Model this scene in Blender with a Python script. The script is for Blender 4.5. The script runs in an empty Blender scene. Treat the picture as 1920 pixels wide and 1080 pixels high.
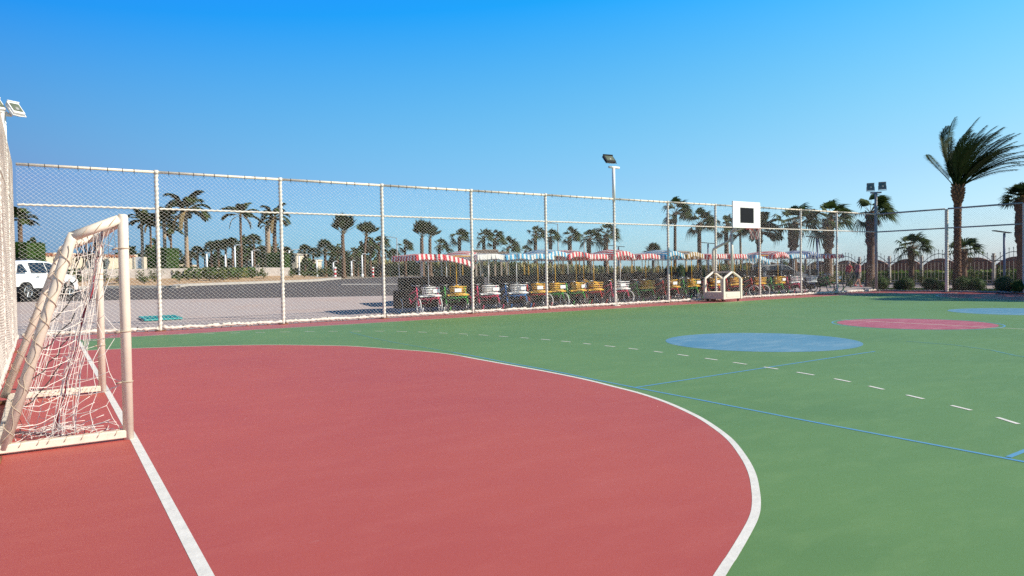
import bpy, math, random
from mathutils import Vector as V, Matrix
import numpy as np
PI = math.pi
rnd = random.Random(7)
scene = bpy.context.scene
COL = scene.collection

# ------------------------------------------------------------------ camera numbers
FPX, YAW, PITCH, ROLL, H0 = 1314.5381, .5929, .0241, -.0166, 1.45
CF = V((math.sin(YAW)*math.cos(PITCH), math.cos(YAW)*math.cos(PITCH), -math.sin(PITCH)))
_r = V((math.cos(YAW), -math.sin(YAW), 0)); _u = _r.cross(CF)
CR = _r*math.cos(ROLL) + _u*math.sin(ROLL)
CU = -_r*math.sin(ROLL) + _u*math.cos(ROLL)
CAM = V((0, 0, H0))
WIND = V((.83, -.56, 0))

# ------------------------------------------------------------------ terrain (the land rises gently beyond the court, west side)
TY = [24.5, 28, 33, 38, 50, 70, 120]
TZ = [0, .15, .45, .72, 1.0, 1.15, 1.2]
def smooth(t):
    t = max(0., min(1., t)); return t*t*(3-2*t)
def terrain(x, y):
    if y <= TY[0]: return 0.
    z = TZ[-1]
    for i in range(len(TY)-1):
        if y < TY[i+1]:
            z = TZ[i] + (TZ[i+1]-TZ[i])*(y-TY[i])/(TY[i+1]-TY[i]); break
    return z*(1-smooth((x-30)/16.))
def ray(px, py): return CF + CR*((px-960)/FPX) - CU*((py-540)/FPX)
def at(px, py, zoff=0):
    """ground point seen at a photo pixel"""
    d = ray(px, py); t = 2.
    while t < 400:
        p = CAM + d*t
        if p.z <= terrain(p.x, p.y)+zoff: break
        t += .1
    a, b = t-.1, t
    for _ in range(20):
        m = (a+b)/2; p = CAM+d*m
        if p.z <= terrain(p.x, p.y)+zoff: b = m
        else: a = m
    p = CAM+d*b
    return V((p.x, p.y, terrain(p.x, p.y)))
def spot(px, Z):
    """ground point in photo column px, Z metres away"""
    p = CAM + ray(px, 500)*Z
    return V((p.x, p.y, terrain(p.x, p.y)))
def hgt(px, py, Z): return (CAM + ray(px, py)*Z).z

# ------------------------------------------------------------------ mesh builder
class MB:
    def __init__(s): s.v = []; s.f = []; s.m = []
    def face(s, idx, m=0): s.f.append(idx); s.m.append(m)
    def quad(s, a, b, c, d, m=0):
        n = len(s.v); s.v += [tuple(a), tuple(b), tuple(c), tuple(d)]; s.face((n, n+1, n+2, n+3), m)
    def tri(s, a, b, c, m=0):
        n = len(s.v); s.v += [tuple(a), tuple(b), tuple(c)]; s.face((n, n+1, n+2), m)
    def box(s, c, size, rz=0, m=0, bev=0):
        x, y, z = size[0]/2, size[1]/2, size[2]/2; n = len(s.v); co, si = math.cos(rz), math.sin(rz)
        if bev:
            pts = []
            for zz, k in ((-z, bev), (-z+bev, 0), (z-bev, 0), (z, bev)):
                for sx, sy in ((-1, -1), (1, -1), (1, 1), (-1, 1)):
                    pts.append((sx*(x-k), sy*(y-k), zz))
        else:
            pts = [(sx*x, sy*y, zz) for zz in (-z, z) for sx, sy in ((-1, -1), (1, -1), (1, 1), (-1, 1))]
        for p in pts: s.v.append((c[0]+p[0]*co-p[1]*si, c[1]+p[0]*si+p[1]*co, c[2]+p[2]))
        L = len(pts)//4
        s.face((n+3, n+2, n+1, n), m)
        for l in range(L-1):
            a = n+4*l
            for i in range(4):
                j = (i+1) % 4; s.face((a+i, a+j, a+4+j, a+4+i), m)
        a = n+4*(L-1); s.face((a, a+1, a+2, a+3), m)
    def tube(s, pts, r, n=8, m=0, cap=True, twist=None):
        pts = [V(p) for p in pts]; k = len(pts); b = len(s.v)
        rr = r if isinstance(r, (list, tuple)) else [r]*k
        prev = None
        for i, p in enumerate(pts):
            t = (pts[min(i+1, k-1)] - pts[max(i-1, 0)])
            if t.length < 1e-9: t = V((0, 0, 1))
            t.normalize()
            if prev is None:
                a = V((0, 0, 1)) if abs(t.z) < .9 else V((1, 0, 0))
                u = t.cross(a).normalized()
            else:
                u = (prev - t*prev.dot(t)); u = u.normalized() if u.length > 1e-6 else t.orthogonal().normalized()
            prev = u; w = t.cross(u)
            for j in range(n):
                th = 2*PI*j/n
                R = rr[i] + (twist(i, th) if twist else 0)
                q = p + u*(R*math.cos(th)) + w*(R*math.sin(th)); s.v.append((q.x, q.y, q.z))
        for i in range(k-1):
            for j in range(n):
                j2 = (j+1) % n; s.face((b+i*n+j, b+i*n+j2, b+(i+1)*n+j2, b+(i+1)*n+j), m)
        if cap and n > 2:
            s.face(tuple(b+j for j in reversed(range(n))), m); s.face(tuple(b+(k-1)*n+j for j in range(n)), m)
    def ring(s, c, R, r, axis, n=24, k=6, m=0, a0=0, a1=2*PI):
        ax = V(axis).normalized(); u = ax.orthogonal().normalized() if abs(ax.z) > .5 else ax.cross(V((0, 0, 1))).normalized(); w = ax.cross(u)
        full = abs(a1-a0-2*PI) < 1e-6
        pts = [V(c)+u*(R*math.cos(a0+(a1-a0)*i/n))+w*(R*math.sin(a0+(a1-a0)*i/n)) for i in range(n+1)]
        s.tube(pts, r, k, m, cap=not full)
    def blob(s, c, rx, ry, rz, n=12, k=8, m=0):
        b = len(s.v)
        for i in range(k+1):
            ph = PI*i/k
            for j in range(n):
                th = 2*PI*j/n
                s.v.append((c[0]+rx*math.sin(ph)*math.cos(th), c[1]+ry*math.sin(ph)*math.sin(th), c[2]+rz*math.cos(ph)))
        for i in range(k):
            for j in range(n):
                j2 = (j+1) % n; s.face((b+i*n+j, b+(i+1)*n+j, b+(i+1)*n+j2, b+i*n+j2), m)
    def poly_prism(s, pts, y0, y1, m=0):
        """pts in (x,z), extruded along y"""
        n = len(s.v); k = len(pts)
        for y in (y0, y1):
            for x, z in pts: s.v.append((x, y, z))
        s.face(tuple(range(n, n+k)), m); s.face(tuple(n+k+i for i in reversed(range(k))), m)
        for i in range(k):
            j = (i+1) % k; s.face((n+i, n+k+i, n+k+j, n+j), m)
    def mesh(s, name, mats, smooth=False):
        me = bpy.data.meshes.new(name); me.from_pydata(s.v, [], s.f)
        for m in (mats if isinstance(mats, (list, tuple)) else [mats]): me.materials.append(m)
        if len(me.materials) > 1: me.polygons.foreach_set('material_index', s.m)
        if smooth: me.polygons.foreach_set('use_smooth', [True]*len(me.polygons))
        me.update(); return me
    def build(s, name, mats, parent=None, smooth=False, loc=None):
        o = bpy.data.objects.new(name, s.mesh(name, mats, smooth)); COL.objects.link(o)
        if parent: o.parent = parent
        if loc is not None: o.location = loc
        return o

def obj(name, me, parent=None, loc=(0, 0, 0), rz=0, scale=None):
    o = bpy.data.objects.new(name, me); COL.objects.link(o)
    if parent: o.parent = parent
    o.location = loc; o.rotation_euler = (0, 0, rz)
    if scale is not None: o.scale = scale if isinstance(scale, (tuple, list)) else (scale,)*3
    return o
def tag(o, label, cat, group=None):
    o['label'] = label; o['category'] = cat
    if group: o['group'] = group
    return o
def thing(name, label, cat, loc=(0, 0, 0), rz=0, group=None):
    o = bpy.data.objects.new(name, None); COL.objects.link(o); o.location = loc; o.rotation_euler = (0, 0, rz)
    o.empty_display_size = .2
    return tag(o, label, cat, group)
def struct(o, kind='structure'):
    o['kind'] = kind; return o

# ------------------------------------------------------------------ materials
def mat(name, col, rough=.6, var=.0, scale=3., bump=0., bscale=40., metal=0., col2=None, spots=0., stretch=None, spec=.5, trans=0.):
    m = bpy.data.materials.new(name); m.use_nodes = True
    nt = m.node_tree; N = nt.nodes; L = nt.links; p = N['Principled BSDF']
    p.inputs['Base Color'].default_value = (*col, 1); p.inputs['Roughness'].default_value = rough
    p.inputs['Metallic'].default_value = metal; p.inputs['Specular IOR Level'].default_value = spec
    tc = N.new('ShaderNodeTexCoord'); src = tc.outputs['Object']
    if stretch:
        mp = N.new('ShaderNodeMapping'); mp.inputs['Scale'].default_value = stretch; L.new(src, mp.inputs['Vector']); src = mp.outputs['Vector']
    if var or col2:
        nz = N.new('ShaderNodeTexNoise'); nz.inputs['Scale'].default_value = scale; nz.inputs['Detail'].default_value = 6; nz.inputs['Roughness'].default_value = .6
        L.new(src, nz.inputs['Vector'])
        rp = N.new('ShaderNodeValToRGB'); rp.color_ramp.elements[0].position = .3; rp.color_ramp.elements[1].position = .7
        c2 = col2 or tuple(c*(1+var) for c in col); c1 = col if col2 else tuple(c*(1-var) for c in col)
        rp.color_ramp.elements[0].color = (*c1, 1); rp.color_ramp.elements[1].color = (*c2, 1)
        L.new(nz.outputs['Fac'], rp.inputs['Fac']); out = rp.outputs['Color']
        L.new(out, p.inputs['Base Color'])
    if bump:
        nb = N.new('ShaderNodeTexNoise'); nb.inputs['Scale'].default_value = bscale; nb.inputs['Detail'].default_value = 4; L.new(src, nb.inputs['Vector'])
        bp = N.new('ShaderNodeBump'); bp.inputs['Strength'].default_value = bump; bp.inputs['Distance'].default_value = .02
        L.new(nb.outputs['Fac'], bp.inputs['Height']); L.new(bp.outputs['Normal'], p.inputs['Normal'])
    if trans:
        tr = N.new('ShaderNodeBsdfTranslucent'); tr.inputs['Color'].default_value = (*[min(1, c*1.6) for c in col], 1)
        mx = N.new('ShaderNodeMixShader'); mx.inputs['Fac'].default_value = trans
        L.new(p.outputs['BSDF'], mx.inputs[1]); L.new(tr.outputs['BSDF'], mx.inputs[2]); L.new(mx.outputs['Shader'], N['Material Output'].inputs['Surface'])
    return m

def court_mat(name, base, dark, light, scuff=.5, brush=(1, 1, 1), rot=.5929):
    """painted acrylic court: broad blotches, brushed streaks, scuffs and pale marks"""
    m = bpy.data.materials.new(name); m.use_nodes = True
    nt = m.node_tree; N = nt.nodes; L = nt.links; p = N['Principled BSDF']
    p.inputs['Roughness'].default_value = .55; p.inputs['Specular IOR Level'].default_value = .35
    tc = N.new('ShaderNodeTexCoord')
    def noise(scale, detail, stretch=None, rough=.6, r=0.):
        nz = N.new('ShaderNodeTexNoise'); nz.inputs['Scale'].default_value = scale; nz.inputs['Detail'].default_value = detail; nz.inputs['Roughness'].default_value = rough
        mp = N.new('ShaderNodeMapping'); mp.inputs['Scale'].default_value = stretch or (1, 1, 1); mp.inputs['Rotation'].default_value = (0, 0, r)
        L.new(tc.outputs['Object'], mp.inputs['Vector']); L.new(mp.outputs['Vector'], nz.inputs['Vector']); return nz.outputs['Fac']
    def ramp(f, a, b):
        r = N.new('ShaderNodeMapRange'); r.inputs['From Min'].default_value = a; r.inputs['From Max'].default_value = b; L.new(f, r.inputs['Value']); return r.outputs['Result']
    def mix(fac, a, b):
        x = N.new('ShaderNodeMix'); x.data_type = 'RGBA'
        if isinstance(fac, float): x.inputs['Factor'].default_value = fac
        else: L.new(fac, x.inputs['Factor'])
        for s, v in (('A', a), ('B', b)):
            i = [q for q in x.inputs if q.name == s and q.type == 'RGBA'][0]
            if isinstance(v, tuple): i.default_value = (*v, 1)
            else: L.new(v, i)
        return [q for q in x.outputs if q.type == 'RGBA'][0]
    def mul(a, k):
        x = N.new('ShaderNodeMath'); x.operation = 'MULTIPLY'; L.new(a, x.inputs[0])
        if isinstance(k, float): x.inputs[1].default_value = k
        else: L.new(k, x.inputs[1])
        return x.outputs[0]
    c = mix(mul(ramp(noise(.35, 5), .38, .66), .9), base, dark)
    c = mix(mul(ramp(noise(1.4, 8, (1, 2.6, 1), .7, rot), .48, .75), .6), c, light)
    c = mix(mul(ramp(noise(5., 6, (.6, 4, 1), .7, rot), .52, .72), .38*scuff), c, dark)
    c = mix(mul(ramp(noise(60., 3), .45, .7), .14), c, light)
    c = mix(mul(ramp(noise(2.3, 10, (1, 1.8, 1), .75, .2), .64, .73), .42*scuff), c, tuple(min(1, x*.5+.25) for x in light))
    c = mix(mul(ramp(noise(1.7, 9, (1, 1.5, 1), .75, 1.2), .68, .77), .60*scuff), c, tuple(x*.45 for x in dark))
    L.new(c, p.inputs['Base Color'])
    nb = N.new('ShaderNodeTexNoise'); nb.inputs['Scale'].default_value = 220; L.new(tc.outputs['Object'], nb.inputs['Vector'])
    bp = N.new('ShaderNodeBump'); bp.inputs['Strength'].default_value = .25; bp.inputs['Distance'].default_value = .003
    L.new(nb.outputs['Fac'], bp.inputs['Height']); L.new(bp.outputs['Normal'], p.inputs['Normal'])
    return m

RED = (.45, .092, .070); GREEN = (.130, .242, .076); BLUE = (.125, .275, .40)
M = {}
M['green'] = court_mat('court_green', GREEN, (.108, .212, .068), (.172, .288, .104))
M['red'] = court_mat('court_red', RED, (.41, .078, .068), (.48, .115, .095), .7)
M['redborder'] = court_mat('border_red', (.40, .12, .11), (.34, .10, .10), (.46, .17, .16))
M['blue'] = court_mat('circle_blue', BLUE, (.08, .225, .36), (.29, .42, .50), 1.8)
M['pinkred'] = court_mat('circle_red', (.42, .10, .14), (.36, .08, .12), (.60, .30, .33), 1.8)
M['line'] = mat('line_white', (.74, .71, .67), .6, .10, 9, .1)
M['linethin'] = mat('line_cream', (.62, .56, .46), .6, .12, 9)
M['linefaint'] = mat('line_faint', (.24, .36, .20), .6, .15, 4)
M['lineblue'] = mat('line_blue', (.085, .28, .56), .6, .25, 5, col2=(.13, .32, .44))
M['linebluefaint'] = mat('line_blue_faint', (.10, .29, .32), .6, .25, 5, col2=(.13, .26, .15))
M['sand'] = mat('sand', (.42, .27, .15), .95, .25, 1.2, .5, 12)
M['ground'] = mat('dry_ground', (.36, .28, .19), .95, .22, .6, .5, 8)
M['asphalt'] = mat('asphalt', (.078, .064, .063), .9, .14, 1.5, .4, 60)
M['asphaltshade'] = mat('asphalt_shade', (.035, .036, .044), .9, .2, 1.5, .4, 60)  # unused; dark tone mixed to paint the shade across the far road
M['kerb'] = mat('kerb_concrete', (.42, .38, .34), .9, .14, 4, .2, 30)
M['soil'] = mat('soil', (.12, .085, .055), .95, .3, 3, .6, 20)
M['grass'] = mat('grass_blades', (.08, .15, .03), .8, .3, 2)
M['cream'] = mat('cream_paint', (.74, .64, .53), .45, .05, 5, .05, 30)
M['creamdirty'] = mat('cream_paint_worn', (.72, .62, .50), .5, .12, 9, .1, 30)
M['ropewhite'] = mat('white_rope', (.64, .58, .51), .9, .16, 9)
M['netwhite'] = mat('white_net_cord', (.70, .66, .62), .8)
M['netold'] = mat('weathered_net_cord', (.60, .54, .49), .85, .3, 6)
M['netshade'] = mat('shaded_net_cord', (.30, .29, .28), .8)  # darker cord: the right fence's shaded side is put into the colour
M['netgoal'] = mat('goal_net_cord', (.80, .74, .68), .8, .08, 10)
M['cordbrown'] = mat('lacing_cord', (.46, .36, .27), .85, .15, 12)
M['rust'] = mat('rust', (.20, .075, .03), .9, .4, 25)
M['dark'] = mat('dark_knot_and_gap', (.03, .025, .022), .8)
M['redrope'] = mat('red_rope', (.26, .02, .035), .8)
M['whitepaint'] = mat('white_paint', (.80, .78, .75), .4, .04, 6)
M['black'] = mat('black_paint', (.008, .009, .012), .6, spec=.12)
M['postgrey'] = mat('grey_with_fence_shade', (.33, .31, .30), .55, .1, 6)  # shade of the right fence rails and hem painted in; also the corner pole
M['lamphouse'] = mat('lamp_housing', (.30, .29, .28), .5, .1, 5)
M['lamplens'] = mat('lamp_lens', (.13, .15, .11), .15, .3, 6)
M['lampblack'] = mat('lamp_black', (.02, .02, .022), .5)
M['bluepole'] = mat('blue_grey_pole', (.07, .11, .20), .45)
M['lampwhite'] = mat('lamp_pole_white', (.70, .72, .74), .4)
M['tyre'] = mat('rubber', (.012, .012, .012), .85, spec=.1)
M['whitetyre'] = mat('white_tyre', (.74, .72, .68), .7)
M['chrome'] = mat('steel', (.55, .55, .55), .3, metal=.9)
M['vinyl'] = mat('black_vinyl', (.007, .007, .009), .6, spec=.12)
M['fr_pink'] = mat('frame_pink', (.62, .045, .12), .35)
M['fr_green'] = mat('frame_green', (.045, .36, .05), .35)
M['fr_blue'] = mat('frame_blue', (.035, .20, .50), .35)
M['fr_red'] = mat('frame_red', (.50, .025, .02), .35)
M['fr_yellow'] = mat('frame_yellow', (.70, .38, .012), .35)
M['fr_white'] = mat('frame_white', (.76, .75, .72), .35)
M['fr_navy'] = mat('frame_navy', (.02, .04, .12), .4)
M['cl_red'] = mat('canvas_red', (.58, .022, .045), .75, .1, 6, trans=.15)
M['cl_blue'] = mat('canvas_blue', (.045, .36, .60), .75, .1, 6, trans=.15)
M['cl_navy'] = mat('canvas_navy', (.03, .14, .42), .75, .1, 6, trans=.15)
M['cl_white'] = mat('canvas_white', (.76, .74, .70), .75, .05, 6, trans=.2)
M['cl_yellow'] = mat('canvas_yellow', (.36, .20, .03), .75, .1, 6, trans=.15)
M['trunk'] = mat('palm_trunk', (.125, .070, .042), .9, .4, 5, .8, 9, stretch=(1, 1, 4))
M['trunkdate'] = mat('date_palm_trunk', (.15, .072, .036), .9, .45, 7, .8, 14)
M['trunkpale'] = mat('pale_palm_trunk', (.30, .215, .145), .9, .25, 5, .5, 9, stretch=(1, 1, 4))
M['stub'] = mat('frond_stub', (.30, .16, .075), .9, .35, 12)
M['leaf'] = mat('palm_leaf', (.040, .064, .013), .7, spec=.15, var=.35, scale=1.6, trans=.2)
M['leafd'] = mat('palm_leaf_dark', (.018, .034, .010), .7, .35, 1.2, spec=.15, trans=.12)
M['leafdry'] = mat('palm_leaf_dry', (.25, .17, .07), .8, .3, 2)
M['leafdate'] = mat('date_leaf', (.026, .046, .012), .6, .35, 1.0, spec=.2, trans=.12)
M['bush'] = mat('bush_leaf', (.034, .070, .012), .7, .4, 6, spec=.2, trans=.15)
M['bushy'] = mat('bush_leaf_yellow', (.16, .17, .03), .6, .35, 6, trans=.2)
M['hedge'] = mat('hedge_leaf', (.032, .070, .010), .7, .4, 5, spec=.2, trans=.15)
M['hedgebright'] = mat('hedge_leaf_bright', (.085, .16, .02), .6, .35, 5, trans=.35)
M['reed'] = mat('pale_reed', (.26, .24, .10), .8, .35, 3, trans=.2)
M['twig'] = mat('twig', (.12, .085, .05), .9, .2, 8)
M['brownpanel'] = mat('brown_reed_panel', (.42, .19, .12), .85, .3, 3, .5, 40, stretch=(9, 9, 1))
M['picket'] = mat('picket_white', (.46, .40, .35), .5, .1, 6)
M['iron'] = mat('iron_dark', (.055, .060, .075), .5)
M['wallbeige'] = mat('beige_wall', (.56, .47, .36), .85, .12, 2, .2, 30)
M['tile'] = mat('clay_tile', (.36, .14, .075), .8, .3, 6)
M['stone'] = mat('grey_stone', (.38, .33, .30), .9, .25, 2.5, .4, 14)
M['carwhite'] = mat('car_paint_white', (.80, .80, .80), .15)
M['glassdark'] = mat('dark_glass', (.012, .014, .016), .05)
M['cargrey'] = mat('car_paint_grey', (.12, .125, .13), .3)
M['redlens'] = mat('red_lens', (.45, .02, .015), .2)
M['amber'] = mat('amber_lens', (.60, .22, .02), .2)
M['teal'] = mat('teal_grate', (.03, .34, .33), .5, .15, 8)
M['tealpale'] = mat('teal_sheet', (.30, .52, .50), .6, .1, 3)
M['skin'] = mat('skin', (.48, .25, .17), .5)
M['hairgrey'] = mat('hair_grey', (.28, .26, .25), .8)
M['hairdark'] = mat('hair_dark', (.03, .02, .015), .7)
M['shirtred'] = mat('shirt_red', (.42, .035, .045), .8)
M['shirtpink'] = mat('shirt_pink', (.52, .16, .17), .8, .2, 14)
M['trouser'] = mat('trouser_dark', (.035, .032, .035), .85)
M['shorts'] = mat('shorts_dark', (.045, .045, .05), .85)
M['thatch'] = mat('thatch', (.30, .22, .16), .9, .25, 5, .5, 30)
M['wood'] = mat('pale_wood', (.56, .40, .27), .8, .15, 6)
M['sea'] = mat('sea_water', (.10, .28, .42), .2, .1, .05)

def paving_mat():
    m = bpy.data.materials.new('interlocking_paving'); m.use_nodes = True
    nt = m.node_tree; N = nt.nodes; L = nt.links; p = N['Principled BSDF']; p.inputs['Roughness'].default_value = .85
    tc = N.new('ShaderNodeTexCoord'); b = N.new('ShaderNodeTexBrick'); b.inputs['Scale'].default_value = 4.5
    b.inputs['Color1'].default_value = (.47, .39, .37, 1); b.inputs['Color2'].default_value = (.40, .34, .33, 1); b.inputs['Mortar'].default_value = (.25, .20, .19, 1)
    b.inputs['Mortar Size'].default_value = .015
    mp = N.new('ShaderNodeMapping'); mp.inputs['Rotation'].default_value = (0, 0, .78)
    L.new(tc.outputs['Object'], mp.inputs['Vector']); L.new(mp.outputs['Vector'], b.inputs['Vector'])
    nz = N.new('ShaderNodeTexNoise'); nz.inputs['Scale'].default_value = .35; nz.inputs['Detail'].default_value = 6; L.new(tc.outputs['Object'], nz.inputs['Vector'])
    mr = N.new('ShaderNodeMapRange'); mr.inputs['From Min'].default_value = .5; mr.inputs['From Max'].default_value = .65; L.new(nz.outputs['Fac'], mr.inputs['Value'])
    ml = N.new('ShaderNodeMath'); ml.operation = 'MULTIPLY'; ml.inputs[1].default_value = .4; L.new(mr.outputs['Result'], ml.inputs[0])
    x = N.new('ShaderNodeMix'); x.data_type = 'RGBA'; L.new(ml.outputs[0], x.inputs[0]); L.new(b.outputs['Color'], x.inputs[6]); x.inputs[7].default_value = (.44, .30, .24, 1)
    L.new(x.outputs[2], p.inputs['Base Color'])
    return m
M['paving'] = paving_mat()

# ------------------------------------------------------------------ setting: land sheets
def loft(name, A, B, off, m, na=60, nb=8, off2=None):
    """strip between two polylines, draped on the land"""
    def samp(P, t):
        P = [V((p[0], p[1])) for p in P]; ls = [0]
        for i in range(1, len(P)): ls.append(ls[-1]+(P[i]-P[i-1]).length)
        d = t*ls[-1]
        for i in range(1, len(P)):
            if d <= ls[i]+1e-9:
                k = (d-ls[i-1])/max(1e-9, ls[i]-ls[i-1]); return P[i-1].lerp(P[i], k)
        return P[-1]
    mb = MB()
    for i in range(na+1):
        a, b = samp(A, i/na), samp(B, i/na)
        for j in range(nb+1):
            q = a.lerp(b, j/nb); mb.v.append((q.x, q.y, terrain(q.x, q.y)+off+((off2-off)*j/nb if off2 else 0)))
    for i in range(na):
        for j in range(nb):
            k = i*(nb+1)+j; mb.face((k, k+nb+1, k+nb+2, k+1))
    o = mb.build(name, m); 
    me = o.data
    if me.polygons[0].normal.z < 0: me.flip_normals()
    return struct(o)

def ground_sheet():
    xs = sorted(set([-2500, -900, -400, -200, -120] + [-80+2*i for i in range(91)] + [130, 180, 260, 400, 900, 2500]))
    ys = sorted(set([-2500, -600, -150, -40] + [-10+1*i for i in range(100)] + [92+4*i for i in range(12)] + [150, 200, 300, 500, 900, 2500]))
    mb = MB()
    for y in ys:
        for x in xs: mb.v.append((x, y, terrain(x, y)-.03))
    n = len(xs)
    for j in range(len(ys)-1):
        for i in range(n-1): mb.face((j*n+i, j*n+i+1, (j+1)*n+i+1, (j+1)*n+i))
    return struct(mb.build('ground', M['ground']))
ground_sheet()

YF, XL, XR, FH, FM = 20.88, -.50, 38.35, 4.25, 3.27     # net fences of the court
def flat_poly(name, pts, z, m):
    z *= .35; mb = MB(); mb.v = [(p[0], p[1], z) for p in pts]; mb.face(tuple(range(len(pts))))
    o = mb.build(name, m); me = o.data
    if me.polygons[0].normal.z < 0: me.flip_normals()
    return struct(o)
flat_poly('court_border', [(XL-.25, -14), (XR+.25, -14), (XR+.25, YF+.12), (XL-.25, YF+.12)], 0, M['redborder'])
flat_poly('court_surface', [(.7, -13), (35.9, -13), (35.9, 19.35), (.7, 19.35)], .004, M['green'])

def catmull(P, n=8):
    P = [V((p[0], p[1])) for p in P]; out = []
    for i in range(len(P)-1):
        a, b, c, d = P[max(0, i-1)], P[i], P[i+1], P[min(len(P)-1, i+2)]
        for k in range(n):
            t = k/n
            out.append(.5*((2*b)+(c-a)*t+(2*a-5*b+4*c-d)*t*t+(3*b-a-3*c+d)*t**3))
    out.append(P[-1]); return out
def ribbon_pts(P, w, side=0):
    """left/right edges of a painted line; side -1..1 shifts it off the path"""
    L_, R_ = [], []
    for i, p in enumerate(P):
        t = P[min(i+1, len(P)-1)]-P[max(i-1, 0)]; t.normalize(); n = V((-t.y, t.x))
        L_.append(p+n*w*(.5+side*.5)); R_.append(p-n*w*(.5-side*.5))
    return L_, R_
def line(name, P, w, z, m, side=0):
    P = [V((p[0], p[1])) for p in P]; z *= .35
    a, b = ribbon_pts(P, w, side); mb = MB()
    for i in range(len(P)): mb.v += [(a[i].x, a[i].y, z), (b[i].x, b[i].y, z)]
    for i in range(len(P)-1): mb.face((2*i, 2*i+1, 2*i+3, 2*i+2))
    o = mb.build(name, m)
    if o.data.polygons[0].normal.z < 0: o.data.flip_normals()
    return struct(o)
def px_path(pts): return [at(*p).to_2d() for p in pts]

# goal area: outer edge of the white arc, read along the ground
ARC = px_path([(1352, 1076), (1373, 1044), (1399, 1000), (1413, 972), (1418, 950), (1417, 922), (1410, 888), (1394, 857), (1368, 824),
               (1333, 797), (1300, 777.5), (1250, 755), (1200, 738), (1150, 725), (1100, 712.5), (1050, 702), (1000, 692.5), (950, 683.5), (900, 674.5), (850, 665.5), (800, 659.5), (740, 655), (660, 649.5), (600, 648), (520, 647), (440, 647.8), (340, 650.5), (240, 653.8), (190, 656)])
ARC = [V((.6, 1.15)), V((1.5, 1.62))] + ARC + [V((.70, 16.42))]
ARCS = catmull(ARC, 8)
mbz = [(-.45, 1.1)] + [(p.x, p.y) for p in ARCS] + [(.70, 19.35), (-.45, 19.35)]
flat_poly('goal_area', mbz, .008, M['red'])
line('goal_area_line', [p for p in ARCS if p.y > 10.4], .05, .0125, M['linethin'], 0)
line('goal_area_line', [p for p in ARCS if p.y <= 10.55], .052, .012, M['line'], 0)
line('goal_line', [(.62, -8), (.63, 3.6), (.665, 7), (.72, 19.35)], .066, .013, M['line'])
line('goal_line_border', [(.76, 19.37), (6, 19.18), (12, 19.38), (20, 19.36), (36, 19.40)], .045, .012, M['linethin'])
# nine metre line, dashed
DASH = px_path([(240, 630.5), (290, 628.5), (345, 626.8), (438, 624.6), (525, 622.8), (600, 621.6), (700, 621.2), (760, 622), (825, 624.5), (890, 627.5), (950, 631.5), (1000, 635), (1050, 639.5), (1130, 648), (1230, 659.5), (1325, 672.5), (1400, 683.5), (1490, 697.5), (1590, 715.5), (1700, 741), (1830, 772), (1895, 791), (1960, 812)])
DS = catmull(DASH, 24)
mb = MB(); acc = 0.; on = []; 
for i in range(1, len(DS)):
    d = (DS[i]-DS[i-1]).length; acc += d
    ph = (acc+.12) % .62
    if ph < .31: on.append(DS[i])
    elif on:
        if len(on) > 1:
            a, b = ribbon_pts(on, .044)
            for q in range(len(on)-1): mb.quad((*a[q], .0042), (*b[q], .0042), (*b[q+1], .0042), (*a[q+1], .0042))
        on = []
o = struct(mb.build('free_throw_line', M['line']))
if o.data.polygons[0].normal.z < 0: o.data.flip_normals()
# volleyball lines
line('volleyball_line', [(5.88, -2), (5.9, 2.2), (5.93, 4), (5.98, 5.3), (6.0, 6.25)], .040, .0105, M['lineblue'])
VB = px_path([(1190, 726), (1120, 713), (1060, 700.5), (1000, 689), (950, 680), (900, 670), (850, 661)])
line('volleyball_line', catmull([V((6.0, 6.25))] + VB[1:], 4), .040, .0106, M['lineblue'])
line('volleyball_line', catmull(px_path([(850, 661), (800, 652.5), (760, 646), (700, 634), (655, 622.5)]), 4), .04, .0105, M['linebluefaint'])
line('volleyball_line', [(6.0, 6.25), (8.5, 6.3), (11.6, 6.34)], .038, .0110, M['lineblue'])
line('volleyball_line', [(5.95, 2.25), (9, 2.3)], .042, .0115, M['lineblue'])
line('volleyball_line', px_path([(1700, 640), (1790, 647), (1860, 657), (1905, 667), (1960, 675)]), .05, .0105, M['linebluefaint'])
line('centre_line', [(18.7, 19.3), (17.72, 10.6)], .05, .0105, M['linefaint'])
line('centre_line', [(17.72, 10.6), (17.74, 7.2)], .06, .014, M['linethin'])
line('centre_line', [(17.74, 7.2), (17.64, 3)], .05, .0105, M['linethin'])
line('side_line', [(18.6, 16.6), (24, 14.2), (30.5, 13.2)], .05, .0102, M['linefaint'])
def disc(name, cx, cy, r, z, m, n=64, ring=0):
    mb = MB(); z *= .35
    if ring:
        for i in range(n):
            a = 2*PI*i/n; mb.v += [(cx+r*math.cos(a), cy+r*math.sin(a), z), (cx+(r-ring)*math.cos(a), cy+(r-ring)*math.sin(a), z)]
        for i in range(n):
            j = (i+1) % n; mb.face((2*i, 2*j, 2*j+1, 2*i+1))
    else:
        mb.v = [(cx+r*math.cos(2*PI*i/n), cy+r*math.sin(2*PI*i/n), z) for i in range(n)]; mb.face(tuple(range(n)))
    o = mb.build(name, m)
    if o.data.polygons[0].normal.z < 0: o.data.flip_normals()
    return struct(o)
disc('court_circle', 11.62, 8.62, 1.80, .009, M['blue'])
disc('court_circle', 17.72, 8.72, 1.71, .009, M['pinkred'])
disc('court_circle', 17.72, 8.72, 1.84, .0085, M['lineblue'], ring=.04)
disc('court_circle', 24.1, 8.85, 1.80, .009, M['blue'])
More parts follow.
